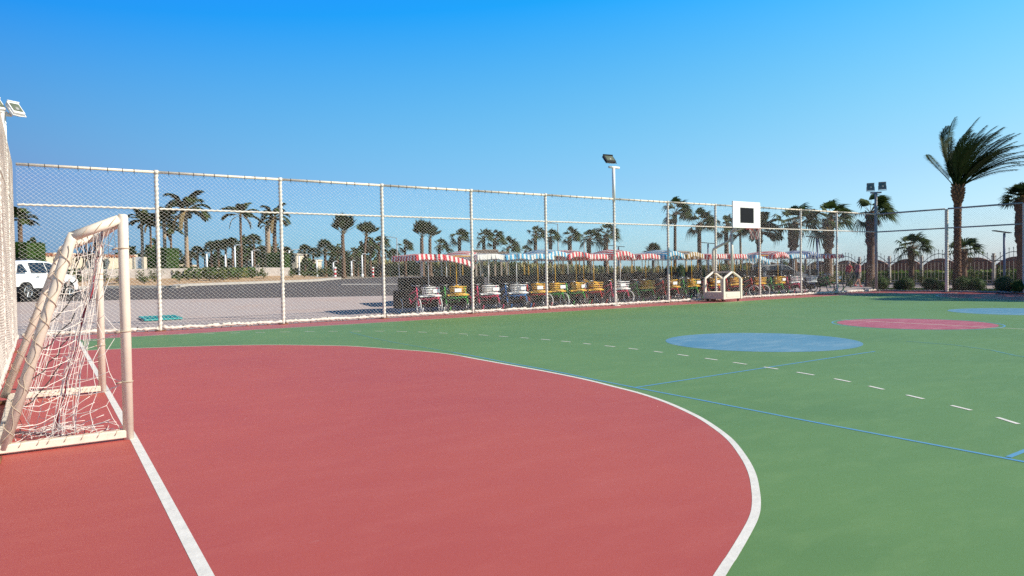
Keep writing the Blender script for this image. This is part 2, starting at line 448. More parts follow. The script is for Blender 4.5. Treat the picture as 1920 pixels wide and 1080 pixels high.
# far goal area on the other end of the court
FARG = px_path([(1757, 553.3), (1756, 555), (1765, 556.8), (1790, 558.5), (1830, 560), (1900, 563), (1960, 566)])
far = [p for p in FARG] + [V((36.6, 4)), V((37.9, 4)), V((37.9, 16.4))]
flat_poly('goal_area', [(p.x, p.y) for p in far], .0085, M['red'])
line('goal_area_line', [V((37.8, 16.5))]+FARG, .07, .0125, M['line'])
FD = px_path([(1612, 554.8), (1640, 559), (1665, 561.5)])
for a in range(5):
    p = FD[0].lerp(FD[2], a/5+.02); q = FD[0].lerp(FD[2], a/5+.10); line('free_throw_line', [p, q], .06, .0125, M['line'])

# paving, road, kerb, planting bed beyond the court (west)
near_road = [at(x, y) for x, y in ((-150, 572), (0, 567), (90, 565.5), (245, 562), (400, 560), (540, 557.8), (700, 555), (800, 553), (950, 551), (1200, 545))]
nr = [(p.x, p.y) for p in near_road] + [(60, 38)]
loft('paving', [(-30, YF+.12), (62, YF+.12)], [(nr[0][0]-20, nr[0][1]-1)] + nr, .0, M['paving'], 90, 14)
kerb_px = [(-150, 549), (60, 544), (190, 541), (330, 540.5), (352, 536.5), (480, 532), (600, 527.5), (640, 523.5)]
ks = [at(x, y) for x, y in kerb_px]; kr = [(p.x, p.y) for p in ks]
loft('road', [(nr[0][0]-20, nr[0][1]-1)] + nr, [(kr[0][0]-20, kr[0][1])] + kr + [(44, 78), (70, 62)], .006, M['asphalt'], 110, 12)
kb2 = [at(x, y-2.6) for x, y in kerb_px]
ktop = [(p.x, p.y) for p in kb2]
# kerb as a real step
mb = MB()
for i in range(len(kr)-1):
    for k in range(6):
        t0, t1 = k/6, (k+1)/6
        q = []
        for t in (t0, t1):
            a = V(kr[i]).lerp(V(kr[i+1]), t); d = (V(kr[i+1])-V(kr[i])).normalized(); n = V((-d.y, d.x)); 
            q.append((a, n))
        (a, n), (b, n2) = q
        za, zb = terrain(a.x, a.y), terrain(b.x, b.y)
        A0 = (a.x, a.y, za-.05); A1 = (a.x, a.y, za+.14); A2 = (a.x+n.x*.5, a.y+n.y*.5, za+.15); A3 = (a.x+n.x*.5, a.y+n.y*.5, za-.05)
        B0 = (b.x, b.y, zb-.05); B1 = (b.x, b.y, zb+.14); B2 = (b.x+n2.x*.5, b.y+n2.y*.5, zb+.15); B3 = (b.x+n2.x*.5, b.y+n2.y*.5, zb-.05)
        mb.quad(A0, B0, B1, A1); mb.quad(A1, B1, B2, A2); mb.quad(A2, B2, B3, A3)
struct(mb.build('kerb', M['kerb']))
bedfar = [(p[0]-3+0.35*i, p[1]+14-1.0*i) for i, p in enumerate(kr)]
def off_path(P, d):
    P = [V(p) for p in P]; out = []
    for i, p in enumerate(P):
        t = (P[min(i+1, len(P)-1)]-P[max(i-1, 0)]).normalized(); out.append((p.x-t.y*d, p.y+t.x*d))
    return out
loft('planting_bed', off_path(kr, .5), [(a[0]-4, a[1]+16) for a in kr], .10, M['sand'], 60, 8, .80)
loft('drain_channel', [tuple(at(640, 534.5).to_2d()), tuple(at(745, 534).to_2d())], [tuple(at(640, 532.9).to_2d()), tuple(at(745, 532.4).to_2d())], .016, M['kerb'], 10, 1)
# verge right of the court
loft('soil_bed', [(XR+.3, -5), (XR+.3, YF-.4)], [(XR+3.4, -5), (XR+3.4, YF+1.2)], .01, M['soil'], 12, 3)
loft('path', [(XR+3.6, -5), (XR+3.6, 40)], [(51, -5), (51, 42)], .004, M['paving'], 20, 4)
mbk = MB(); mbk.box((XR+3.5, 8, .03), (.14, 26, .16)); struct(mbk.build('kerb', M['kerb']))
mbs = MB(); mbs.v = [(75, -900, -.02), (2400, -900, -.02), (2400, 1500, -.02), (75, 75, -.02)]; mbs.face((0, 1, 2, 3)); struct(mbs.build('sea_water', M['sea']))

# ------------------------------------------------------------------ net fences
def net_panel(w, h, seed, cx=.118, cz=.098, r=.0016, bulge=.03):
    rg = random.Random(seed); ph = [rg.uniform(0, 6.28) for _ in range(8)]
    def warp(x, z):
        ex = min(1, x/.25, (w-x)/.25); ez = min(1, z/.25, (h-z)/.25); e = max(0, min(ex, ez))
        dx = .030*math.sin(1.9*z+ph[0]+.8*x)+.018*math.sin(5.1*z+ph[1]-2*x)+.004*math.sin(31*z+ph[6])
        dz = .030*math.sin(1.7*x+ph[2]+.5*z)+.016*math.sin(4.3*x+ph[3]+3*z)+.004*math.sin(29*x+ph[7])
        sag = -.05*math.sin(PI*x/w)*(z/h)
        y = bulge*math.sin(PI*x/w)*math.sin(PI*min(1, z/h))+.012*math.sin(3*x+ph[4])*math.sin(4*z+ph[5])
        return (x+dx*e, y*e, z+(dz+sag)*e)
    mb = MB(); k = cx/cz
    for s in (1, -1):
        n = V((cz, 0, -s*cx)).normalized() if s == 1 else V((cz, 0, cx)).normalized()
        c0 = -h*k if s == 1 else 0; c1 = w if s == 1 else w+h*k
        c = math.floor(c0/cx)*cx
        while c < c1:
            pts = []
            zz = 0.
            N_ = int(h/cz)
            # entry and exit on the panel
            zs = sorted([0., h] + [(0-c)/(s*k), (w-c)/(s*k)])
            lo = max(0., min((0-c)/(s*k), (w-c)/(s*k))); hi = min(h, max((0-c)/(s*k), (w-c)/(s*k)))
            if hi-lo > .05:
                zl = [lo] + [j*cz for j in range(int(lo/cz)+1, int(hi/cz)+1) if lo+.01 < j*cz < hi-.01] + [hi]
                b = len(mb.v)
                for z in zl:
                    x = c+s*k*z; p = warp(max(0, min(w, x)), z)
                    for u, v_ in ((1, 0), (-.5, .866), (-.5, -.866)):
                        mb.v.append((p[0]+n.x*u*r, p[1]+v_*r, p[2]+n.z*u*r))
                for i in range(len(zl)-1):
                    for j in range(3):
                        j2 = (j+1) % 3; mb.face((b+3*i+j, b+3*i+j2, b+3*i+3+j2, b+3*i+3+j))
            c += cx
    return mb
def twist_pipe(p0, p1, r, amp, pitch, n=12, step=.028, m=0, mb=None):
    mb = mb or MB(); p0, p1 = V(p0), V(p1); L_ = (p1-p0).length; k = max(2, int(L_/step))
    pts = [p0.lerp(p1, i/k) for i in range(k+1)]
    mb.tube(pts, r, n, m, True, lambda i, th: amp*(1-2*abs(math.sin(.5*(th-2*PI*(i*L_/k)/pitch)))**.7))
    return mb
def lumpy(p0, p1, r, amp, seed, n=8, step=.05):
    mb = MB(); p0, p1 = V(p0), V(p1); L_ = (p1-p0).length; k = int(L_/step); rg = random.Random(seed)
    pts = []; rr = []
    for i in range(k+1):
        q = p0.lerp(p1, i/k); q.z += rg.uniform(-.012, .022); pts.append(q); rr.append(r+rg.uniform(-amp, amp))
    mb.tube(pts, rr, n, 0)
    for i in range(0, k, 5):   # dark strokes drawn for the gaps in the gathered net
        if rg.random() < .55:
            q = pts[i]; mb.tube([q+V((-.02, -.01, -r-.02)), q+V((.01, -.01, r+.01+rg.random()*.03))], .012, 5, 1)
    return mb

posts_x = [2.66, 5.93, 9.12, 12.42, 15.62, 19.02, 22.05, 25.06, 28.17, 31.40, 34.55]
FENCE = thing('net_fence', 'long white fence of knotted net between rope wrapped posts, along the parked pedal carts', 'net fence', (0, YF, 0))
for x in posts_x:
    if x == 19.02: continue
    mb = twist_pipe((x, 0, 0), (x, 0, FH-.02), .054, .013, .12)
    mb.tube([(x, 0, FH-.05), (x, 0, FH+.05)], .062, 12, 0); mb.box((x, 0, .008), (.26, .26, .016), 0, 1)
    mb.build('post', [M['ropewhite'], M['rust']], FENCE, True)
spans = [XL+.05] + posts_x + [XR]
for i in range(len(spans)-1):
    a, b = spans[i], spans[i+1]; w = b-a
    mb = MB(); mb.tube([(a+.05, 0, FH), (b-.05, 0, FH)], .036, 10, 0)
    q = a+.3
    while q < b-.2:
        mb.ring((q, 0, FH), .040, .007, (1, .15, 0), 10, 4, 1); mb.tube([(q, -.01, FH-.03), (q+.02, 0, FH-.09)], .005, 4, 1); q += rnd.uniform(.25, .5)
    mb.build('top_rail', [M['creamdirty'], M['dark']], FENCE, True)
    mb = twist_pipe((a+.055, 0, FM), (b-.055, 0, FM), .030, .008, .15, 10, .03)
    mb.build('mid_rail', [M['ropewhite']], FENCE, True)
    lumpy((a+.05, -.02, .075), (b-.05, -.02, .07), .044, .022, 100+i).build('bottom_hem', [M['ropewhite'], M['dark']], FENCE, True)
    net_panel(w-.09, FH-.05, 10+i).build('net_panel', M['netwhite'], FENCE, loc=(a+.045, .012, .03))

LF = thing('net_fence', 'white net fence behind the goal, running away along the left edge', 'net fence', (XL, 0, 0))
ly = [YF-.1, 17.05, 13.45, 10.1, 6.9]
for i in range(len(ly)-1):
    y1, y0 = ly[i], ly[i+1]
    mb = twist_pipe((0, y0, 0), (0, y0, FH-.02), .05, .012, .11); mb.box((.06, y0, .01), (.30, .22, .02), 0, 1)
    mb.build('post', [M['ropewhite'], M['rust']], LF, True)
    MBt = MB(); MBt.tube([(0, y0+.05, FH), (0, y1-.05, FH)], .036, 10); MBt.build('top_rail', M['creamdirty'], LF, True)
    twist_pipe((0, y0+.06, FM), (0, y1-.06, FM), .030, .008, .15, 10, .03).build('mid_rail', M['ropewhite'], LF, True)
    lumpy((0, y0+.06, .075), (0, y1-.06, .075), .05, .02, 300+i).build('bottom_hem', [M['ropewhite'], M['dark']], LF, True)
    o = net_panel(y1-y0-.08, FH-.05, 40+i, bulge=.03, r=.0065).build('net_panel', M['netold'], LF, loc=(.012, y0+.04, .03)); o.rotation_euler = (0, 0, PI/2)
    o = net_panel(y1-y0-.08, FH-.05, 140+i, bulge=.04, r=.0065, cx=.10, cz=.085).build('net_panel', M['netold'], LF, loc=(.03, y0+.04, .06)); o.rotation_euler = (0, 0, PI/2)

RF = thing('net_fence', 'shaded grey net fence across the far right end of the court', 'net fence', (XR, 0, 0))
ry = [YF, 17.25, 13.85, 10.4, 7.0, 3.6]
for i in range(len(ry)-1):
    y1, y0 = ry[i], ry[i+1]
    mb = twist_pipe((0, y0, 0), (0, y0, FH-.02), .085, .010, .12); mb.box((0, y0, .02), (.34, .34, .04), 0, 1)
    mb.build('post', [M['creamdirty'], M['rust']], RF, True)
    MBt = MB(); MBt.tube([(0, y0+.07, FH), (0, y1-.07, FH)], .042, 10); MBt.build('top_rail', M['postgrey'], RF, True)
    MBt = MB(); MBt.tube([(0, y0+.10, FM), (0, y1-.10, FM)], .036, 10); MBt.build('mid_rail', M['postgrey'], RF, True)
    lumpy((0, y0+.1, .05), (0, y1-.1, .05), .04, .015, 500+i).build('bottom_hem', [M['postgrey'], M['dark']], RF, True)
    o = net_panel(y1-y0-.12, FH-.05, 70+i, r=.0020).build('net_panel', M['netshade'], RF, loc=(.012, y0+.06, .03)); o.rotation_euler = (0, 0, PI/2)

# ------------------------------------------------------------------ floodlight poles
def flood_head(parent, c, yaw, tilt, w, h, hm, size_d=.10, bracket=True):
    """box floodlight whose glass looks along yaw, tipped down by tilt"""
    mb = MB(); mb.box((0, 0, 0), (w, size_d, h), 0, 0, .012)
    mb.box((0, -size_d/2-.012, h*.49), (w*1.02, .05, .02), 0, 0)
    for k in range(5): mb.box((-w*.36+k*w*.18, size_d/2+.02, 0), (.015, .05, h*.8))
    for sx in (-1, 1): mb.tube([(sx*(w/2+.01), 0, 0), (sx*(w/2+.015), .0, -h*.62), (0, 0, -h*.66)], .012, 6)
    o = mb.build('floodlight', hm, parent); o.location = c; o.rotation_euler = (tilt, 0, yaw)
    g = MB(); g.box((0, -size_d/2-.006, -.0), (w*.80, .008, h*.72)); g.build('lens', M['lamplens'], o)
    g = MB(); g.blob((0, -size_d/2-.012, -h*.12), .05, .012, .05, 10, 6); g.build('bulb', M['lamphouse'], o, True)
    return o
def flood_pole(label, x, y, ztop, r, m, cross, heads, wrap=True, cz=.0, mbx=None):
    t = thing('floodlight_pole', label, 'light pole', (x, y, 0))
    mb = MB()
    if wrap: mb = twist_pipe((0, 0, 0), (0, 0, FH-.02), .054, .013, .12)
    mb.tube([(0, 0, 0 if not wrap else FH-.1), (0, 0, ztop)], r, 14, 1 if wrap else 0); mb.box((0, 0, .01), (.3, .3, .02), 0, 0)
    mb.build('pole', [M['ropewhite'], m] if wrap else m, t, True)
    mb = MB(); mb.tube([cross[0], cross[1]], .045, 10); mb.build('crossarm', m, t, True)
    for h in heads: flood_head(t, *h)
    return t
flood_pole('slim white light pole rising from the long net fence with one black floodlight', 19.02, YF, 5.52, .062, M['whitepaint'],
           ((-.24, 0, 5.50), (.30, 0, 5.50)), [((-.24, -.02, 5.80), -.10, -.75, .46, .38, M['lampblack'])])
flood_pole('grey light pole at the far right corner of the court with two square floodlights', XR, YF, 5.45, .075, M['postgrey'],
           ((-.17, .22, 5.44), (.17, -.22, 5.44)), [((-.18, .20, 5.76), -.92, -.16, .37, .40, M['lamphouse']), ((.18, -.26, 5.79), -.92, -.16, .37, .40, M['lamphouse'])], False)
flood_pole('white light pole at the left corner with a pair of tilted glazed floodlights', XL-.12, 20.2, 5.32, .085, M['whitepaint'],
           ((-.2, 0, 5.30), (.2, 0, 5.30)), [((.26, -.06, 5.43), .60, -.72, .27, .36, M['whitepaint']), ((-.10, .0, 5.51), .60, -.72, .27, .36, M['whitepaint'])], False)

# ------------------------------------------------------------------ handball goal
def build_goal():
    t = thing('handball_goal', 'cream tubular handball goal with a sagging white net at the left', 'goal', (0, 0, 0))
    YN, YB = 7.12, 10.24
    R_ = .043
    def side(y, near, xb):
        mb = MB(); mb.tube([(.625, y, 0), (.63, y, 1.99), (.632, y, 2.012)], [R_, R_, R_*.8], 16); o = mb.build('post', M['cream'], t, True)
        k = MB()
        for z in ((1.71, .97, .52) if near else (1.5, .6)): k.ring((.626, y, z), R_+.004, .006, (0, 0, 1), 14, 4); k.tube([(.58, y-.03, z), (.54, y-.01, z-.01)], .008, 5)
        k.build('lashing', M['cordbrown'], o, True)
        mb = MB(); mb.tube([(.60, y, 1.965), (.245, y, 1.81)], R_, 14); o = mb.build('roof_bar', M['cream'], t, True)
        k = MB(); pts = []
        for i in range(61):
            s = i/60; a = 2*PI*s*3.2; c = V((.60, y, 1.965)).lerp(V((.26, y, 1.815)), s)
            pts.append(c+V((.41*math.sin(a), math.cos(a), .91*math.sin(a)))*(R_+.006))
        k.tube(pts, .0032, 5); k.build('lacing', M['cordbrown'], o, True)
        mb = MB(); mb.tube([(.255, y, 1.835), (.232, y, 1.775), (xb, y, .05)], [R_*.9, R_, R_], 14); o = mb.build('stanchion', M['cream'], t, True)
        k = MB(); pts = []
        for i in range(181):
            s = i/180; a = 2*PI*s*9.3; c = V((.228, y, 1.76)).lerp(V((xb+.01, y, .1)), s)
            pts.append(c+V((.96*math.cos(a), math.sin(a), -.26*math.cos(a)))*(R_+.006))
        k.tube(pts, .0038, 5)
        pts = [V((.215, y, 1.72)).lerp(V((xb+.01, y, .1)), i/40)+V((.02*math.sin(i*.9), -(R_+.006)*(1 if near else -1), .01*math.cos(i*1.1))) for i in range(41)]
        k.tube(pts, .0032, 5); k.build('lacing', M['cordbrown'], o, True)
        mb = MB(); mb.box((.14, y, .055), (.94, .075, .072), 0, 0, .008); o = mb.build('base_bar', M['creamdirty'], t)
        k = MB()
        for i in range(7):
            x = -.2+.12*i+rnd.uniform(-.03, .03); k.tube([(x, y-.045, .06), (x+.02, y-.03, .098), (x+.05, y+.03, .097)], .004, 4)
        k.build('lashing', M['cordbrown'], o, True)
    side(YN, True, -.285); side(YB, False, -.385)
    mb = MB(); mb.tube([(.625, YN+.04, 1.965), (.625, YB-.04, 1.965)], R_, 16); mb.build('crossbar', M['cream'], t, True)
    mb = MB(); mb.tube([(.245, YN+.04, 1.79), (.245, YB-.04, 1.79)], R_*.8, 14); mb.build('rear_bar', M['cream'], t, True)
    mb = MB(); mb.box((-.31, (YN+YB)/2, .055), (.07, YB-YN-.08, .07), 0, 0, .008); mb.build('base_bar', M['creamdirty'], t)
    # net
    rg = random.Random(3); nb = MB(); r = .0027
    def cord(pts, rr=r, m=0): nb.tube(pts, rr, 5, m)
    def sagline(a, b, n=8, sag=.03, wob=.008):
        a, b = V(a), V(b); out = []
        for i in range(n+1):
            s = i/n; p = a.lerp(b, s); p.z = max(.008, p.z-sag*4*s*(1-s)); out.append(p+V((rg.uniform(-wob, wob), rg.uniform(-wob, wob), rg.uniform(0, wob)))*(0 if i in (0, n) else 1))
        return out
    # bundle line: netting gathered from under the roof bar down to the floor
    def bund(s, o=0.):   # s 0 top .. 1 bottom
        return V((.47-.40*s+.02*math.sin(6*s), YN+.34+.55*o-.05*s, 1.86*(1-s)+.03))
    strands = []
    for k in range(13):
        o = rg.uniform(-.38, 1.2); sp = rg.uniform(-.13, .16); pts = []
        for i in range(15):
            s = i/14; p = bund(s, o*(.35+.65*s)); p.x += sp*(.12+1.0*s)+rg.uniform(-.014, .014); p.y += rg.uniform(-.02, .02); p.z = max(.01, p.z+rg.uniform(-.01, .01)); pts.append(p)
        strands.append(pts); cord(pts, r*.95)
    for i in range(1, 14):
        row = sorted([s[i] for s in strands], key=lambda p: p.y+p.x)
        for a, b in zip(row[i%3::3], row[i%3+2::3]): cord(sagline(a, b, 5, .03, .012), r*.8)
        for a, b in zip(row[1::5], row[3::5]): cord(sagline(a, b+V((rg.uniform(-.1, .1), 0, rg.uniform(-.14, .14))), 4, .02, .01), r*.8)
    # near side: long stretched cells from the post to the bundle
    ties = [(.60, 1.93), (.585, 1.71), (.58, 1.45), (.58, .97), (.59, .52), (.575, .12)]
    A = []
    for z in [1.9, 1.72, 1.5, 1.3, 1.12, .96, .78, .62, .48, .32, .2, .1]:
        dmin = min(abs(z-q[1]) for q in ties); x = .58-.9*min(.13, dmin)
        s = 1-min(1, z/1.88); b = bund(min(1, s*1.02+.03))
        A.append((V((x, YN+.02, z)), b))
    rows = []
    for a, b in A:
        p = sagline(a, b, 6, .045, .008); rows.append(p); cord(p)
    for j in (0, 2, 4, 5):
        cord([rows[i][j]+V((0, rg.uniform(-.01, .01), 0)) for i in range(len(rows))])
    for q in ties[1:]:
        cord(sagline((q[0]+.03, YN, q[1]), (q[0]-.10, YN+.08, q[1]-.06), 3, .01, .004)); cord(sagline((q[0]+.03, YN, q[1]), (q[0]-.11, YN+.06, q[1]+.05), 3, .01, .004))
    # cells from the roof bar and near stanchion in to the bundle
    for k in range(9):
        s = k/8; a = V((.58-.36*s, YN, 1.93-.16*s)); cord(sagline(a, bund(.04+.10*s, .2), 5, .05, .01)); cord(sagline(a, bund(.18+.2*s, -.2), 6, .04, .01))
    for k in range(11):
        s = k/10; a = V((.17-.44*s, YN+.02, 1.66-1.58*s)); cord(sagline(a, bund(.10+.86*s, -.2), 6, .05, .012)); cord(sagline(a, bund(min(1, .22+.8*s), .4), 6, .06, .012))
    # slack skirt of big cells lying toward the base bar
    for k in range(7):
        y0 = YN+.05; x0 = .46-.11*k
        cord(sagline((x0, y0, .10), (x0+.06-.02*k, YN+.72+.08*k, .02+.05*(k % 2)), 7, .02, .01))
    for k in range(6):
        yy = YN+.10+.11*k
        cord(sagline((.52-.03*k, yy, .10+.045*k), (-.14, yy+.12, .03), 9, .03, .012))
    # heap on the floor
    for k in range(24):
        p = V((rg.gauss(.07, .13), YN+.50+rg.gauss(.12, .26), .012)); pts = [p.copy()]; a = rg.uniform(0, 6.28)
        for i in range(8):
            a += rg.uniform(-1.1, 1.1); p = p+V((math.cos(a), math.sin(a), 0))*.065; p.z = max(.01, .10*math.exp(-((p.x-.07)**2+(p.y-YN-.55)**2)/.05)*rg.random()+.012); pts.append(p.copy())
        cord(pts, r*.95)
    # far side and back net
    far = []
    for i in range(9):
        z = 1.75-.2*i; sx = .18-.47*(1.755-z)/1.72
        p = sagline((.585, YB-.02, z+.05), (sx, YB-.02, z), 7, .05, .012); far.append(p); cord(p, r*.9)
    for j in range(1, 7): cord([q[j] for q in far], r*.9)
    back = []
    for i in range(10):
        z = 1.70-.17*i; sx = .16-.47*(1.755-z)/1.72
        p = sagline((sx+.03, YB-.03, z), (sx+.16, YN+.72, z-.08), 12, .09, .015); back.append(p); cord(p, r*.9)
    for j in range(1, 12): cord([q[j] for q in back], r*.9)
    # net along the far base bar, gathered
    for k in range(16):
        x = -.3+.055*k; cord(sagline((x, YB-.05, .09), (x+rg.uniform(-.1, .1), YB-rg.uniform(.05, .4), .012), 5, .02, .02))
    for q in range(5):
        a = V((.06-.05*q, YN+.1, 1.25-.22*q)); nb.tube(sagline(a, a+V((.30, .35, .32)), 6, .05, .02), .0050, 5, 1)
    for q in range(16):
        a = bund(.02+rg.random()*.10, rg.uniform(-.2, .9))+V((rg.uniform(-.14, .06), 0, .01)); nb.tube(sagline(a, a+V((rg.uniform(-.10, .06), rg.uniform(-.1, .1), -.16)), 4, .02, .01), .0045, 4, 1)
    nb.v = [(min(.60, x), max(YN+.005, y), z) for x, y, z in nb.v]
    net = nb.build('goal_net', [M['netgoal'], M['dark']], t, True)
    k = MB(); k.tube([bund(i/20, .1)+V((.012*math.sin(i*1.3)+.02, -.03, .0)) for i in range(20)], .0085, 6)
    k.build('rope', M['redrope'], net, True)
build_goal()

# ------------------------------------------------------------------ basketball stand
def build_basket():
    X0, X1, Y0, Y1 = 24.0, 25.12, 19.60, 20.60; cx = (X0+X1)/2
    t = thing('basketball_stand', 'white wheeled basketball stand with a square black target on its backboard', 'basketball hoop', (cx, (Y0+Y1)/2, 0))
    w, d = (X1-X0), (Y1-Y0); b = .10
    mb = MB()
    for y in (-d/2, d/2):
        for x in (-w/2, w/2): mb.box((x, y, .53), (b, b, .86), 0, 0, .006)
        mb.tube([(-w/2, y, .95), (-w/2+.05, y, 1.0), (0, y, 1.27)], .052, 8); mb.tube([(w/2, y, .95), (w/2-.05, y, 1.0), (0, y, 1.27)], .052, 8)
    mb.box((0, 0, 1.255), (.07, d, .07)); 
    mb.build('base_frame', M['cream'], t)
    mb = MB()
    for y in (-d/2-.002, d/2+.002): mb.box((0, y, .26), (w-.08, .05, .30), 0, 0, .01); mb.box((0, y+(-.03 if y < 0 else .03), .27), (w-.34, .012, .16))
    for x in (-w/2-.002, w/2+.002): mb.box((x, 0, .26), (.05, d-.08, .30), 0, 0, .01)
    mb.box((0, 0, .13), (w-.1, d-.1, .03)); mb.build('ballast_box', M['cream'], t)
    for x in (-w/2+.08, w/2-.08):
        for y in (-d/2+.08, d/2-.08):
            k = MB(); k.ring((x, y, .055), .036, .02, (1, .2, 0), 14, 8); k.box((x, y, .095), (.05, .07, .03)); k.build('caster', M['black'], t, True)
    mb = MB(); mb.tube([(0, d/2, 1.27), (0, d/2, 2.20), (0, d/2-.03, 2.27), (0, -d/2+.06, 2.62)], .058, 12); mb.build('rear_upright', M['cream'], t, True)
    mb = MB(); mb.tube([(0, -d/2, 1.27), (0, -d/2, 2.98)], .06, 12); mb.build('front_upright', M['cream'], t, True)
    mb = MB(); mb.tube([(0, -d/2+.12, 2.60), (0, -d/2-.03, 3.02), (0, -d/2-.70, 3.34)], .05, 12); mb.tube([(0, -d/2, 2.95), (.0, -d/2-.70, 3.12)], .035, 10); mb.build('arm', M['cream'], t, True)
    yb = -d/2-.76
    mb = MB(); mb.box((0, yb, 3.63), (1.78, .045, 1.10), 0, 0, .006)
    for x in (-.5, .5): mb.box((x, yb+.045, 3.6), (.05, .05, .95))
    bb = mb.build('backboard', M['whitepaint'], t)
    k = MB(); k.box((.01, yb-.024, 3.61), (.87, .006, .63)); k.build('target_square', M['black'], bb)
    mb = MB(); mb.ring((0, yb-.40, 3.03), .225, .011, (0, 0, 1), 28, 6); mb.box((0, yb-.09, 3.04), (.14, .17, .05)); mb.tube([(0, yb-.16, 3.03), (0, yb-.18, 3.03)], .012, 6)
    hp = mb.build('hoop', M['redlens'], t, True)
    nb = MB()
    for s in (1, -1):
        for k in range(12):
            pts = []
            for i in range(7):
                u = i/6; a = 2*PI*k/12+s*u*1.1; rr = .225-.10*u**.7; pts.append((rr*math.cos(a), yb-.40+rr*math.sin(a), 3.02-.42*u))
            nb.tube(pts, .006, 4, 0 if k % 2 else 1)
    nb.build('hoop_net', [M['netgoal'], M['shirtpink']], hp)
build_basket()

# ------------------------------------------------------------------ palms and shrubs
def fan_leaf(mb, o, d, L_, size, nb=13, droop=.35, m=0, spread=1.9, rg=rnd, wind=0.):
    d = V(d).normalized(); o = V(o)
    tip = o + d*L_ + V((0, 0, -.06*L_))
    mb.tube([o, o.lerp(tip, .5)+V((0, 0, .03*L_)), tip], [.016, .012, .008], 3, 2, False)
    side = d.cross(V((0, 0, 1))); side = side.normalized() if side.length > .05 else V((1, 0, 0))
    up = side.cross(d).normalized()
    roll = rg.uniform(-.6, .6); side, up = side*math.cos(roll)+up*math.sin(roll), up*math.cos(roll)-side*math.sin(roll)
    for k in range(nb):
        a = (k/(nb-1)-.5)*spread*1.5; l = size*(1-.28*abs(k/(nb-1)-.5)*2)*rg.uniform(.9, 1.08)
        bd = (d*math.cos(a)+side*math.sin(a)+WIND*wind).normalized(); wv = bd.cross(up).normalized()*size*.055
        p1 = tip+bd*l*.55+up*.05*size*abs(math.sin(a)); p2 = tip+bd*l + V((0, 0, -droop*l)) + WIND*(wind*.25*l)
        mb.quad(tip-wv*.3, p1-wv, p1+wv, tip+wv*.3, m); mb.tri(p1-wv, p2, p1+wv, m)
def fan_crown(seed, n=24, wind=.6, lo=-.35, hi=1.3, L_=.62, size=.66, droop=.45, dry=3):
    rg = random.Random(seed); mb = MB()
    for k in range(n):
        a = 2.399*k+rg.uniform(-.3, .3); e = lo+(hi-lo)*((k+.5)/n)
        d = V((math.cos(a)*math.cos(e), math.sin(a)*math.cos(e), math.sin(e)))+WIND*wind*rg.uniform(.5, 1.1)
        if d.length < .2: d = V((0, 0, 1))
        fan_leaf(mb, (0, 0, .02*k/n), d, L_*rg.uniform(.75, 1.15), size*rg.uniform(.8, 1.15), 13, droop*(1.2-.5*e), 0 if rg.random() < .7 else 1, rg=rg, wind=wind*.45)
    for k in range(dry):
        a = rg.uniform(0, 6.28); fan_leaf(mb, (0, 0, -.05), (math.cos(a), math.sin(a), -.9), .35, .4, 9, .6, 2, 1.4, rg, wind*.2)
    # stubs under the crown
    for k in range(26):
        a = 2.4*k; z = -.02-.020*k; mb.tri((.09*math.cos(a-.3), .09*math.sin(a-.3), z), (.09*math.cos(a+.3), .09*math.sin(a+.3), z), (.2*math.cos(a), .2*math.sin(a), z+.10), 2)
    return mb.mesh('crown', [M['leaf'], M['leafd'], M['leafdry']])
def feather(mb, o, d, L_, droop, nl, ll, m=0, wind=0., vee=.5, rg=rnd, w=.03, lean=1.0):
    p = V(o); d = V(d).normalized(); pts = [p.copy()]; n = 12; dirs = [d.copy()]
    for i in range(n):
        s = i/n; d = (d+V((0, 0, -droop*(.35+s)/n*1.6))+WIND*(wind*s/n*1.6)).normalized(); p = p+d*(L_/n); pts.append(p.copy()); dirs.append(d.copy())
    mb.tube(pts, [.022*L_/3*(1-.8*i/n)+.004 for i in range(n+1)], 4, 2, False)
    for k in range(nl):
        s = .18+.82*k/nl; f = s*n; i = min(n-1, int(f)); q = pts[i].lerp(pts[i+1], f-i); t = dirs[i]
        side = t.cross(V((0, 0, 1))); side = side.normalized() if side.length > .05 else V((1, 0, 0)); up = side.cross(t).normalized()
        l = ll*(math.sin(PI*min(1, .12+s*.86))**.55)*rg.uniform(.85, 1.1)
        for sg in (1, -1):
            bd = (t*lean+side*sg*.85+up*vee*rg.uniform(.4, 1.2)+WIND*wind*.5).normalized()
            e = q+bd*l+V((0, 0, -.22*l)); mid = q+bd*l*.5; wv = bd.cross(up).normalized()*w
            mb.quad(q-wv*.5, mid-wv, mid+wv, q+wv*.5, m); mb.tri(mid-wv, e, mid+wv, m)
def droop_crown(seed, n=12, dry=0):
    rg = random.Random(seed); mb = MB()
    for k in range(n):
        a = 2.399*k+rg.uniform(-.2, .2); e = .05+1.15*((k+.5)/n)
        d = (math.cos(a)*math.cos(e), math.sin(a)*math.cos(e), math.sin(e)+.25)
        feather(mb, (0, 0, 0), d, rg.uniform(1.0, 1.25), rg.uniform(1.0, 1.5), 32, .46, 0 if rg.random() < .5 else 1, .35, -.3, rg, .040)
    for k in range(dry):
        a = rg.uniform(0, 6.28); feather(mb, (0, 0, -.03), (math.cos(a)*.7, math.sin(a)*.7, .1), 1.0, 2.6, 22, .18, 2, .2, -.3, rg, .02)
    return mb.mesh('crown', [M['leaf'], M['leafd'], M['leafdry']])
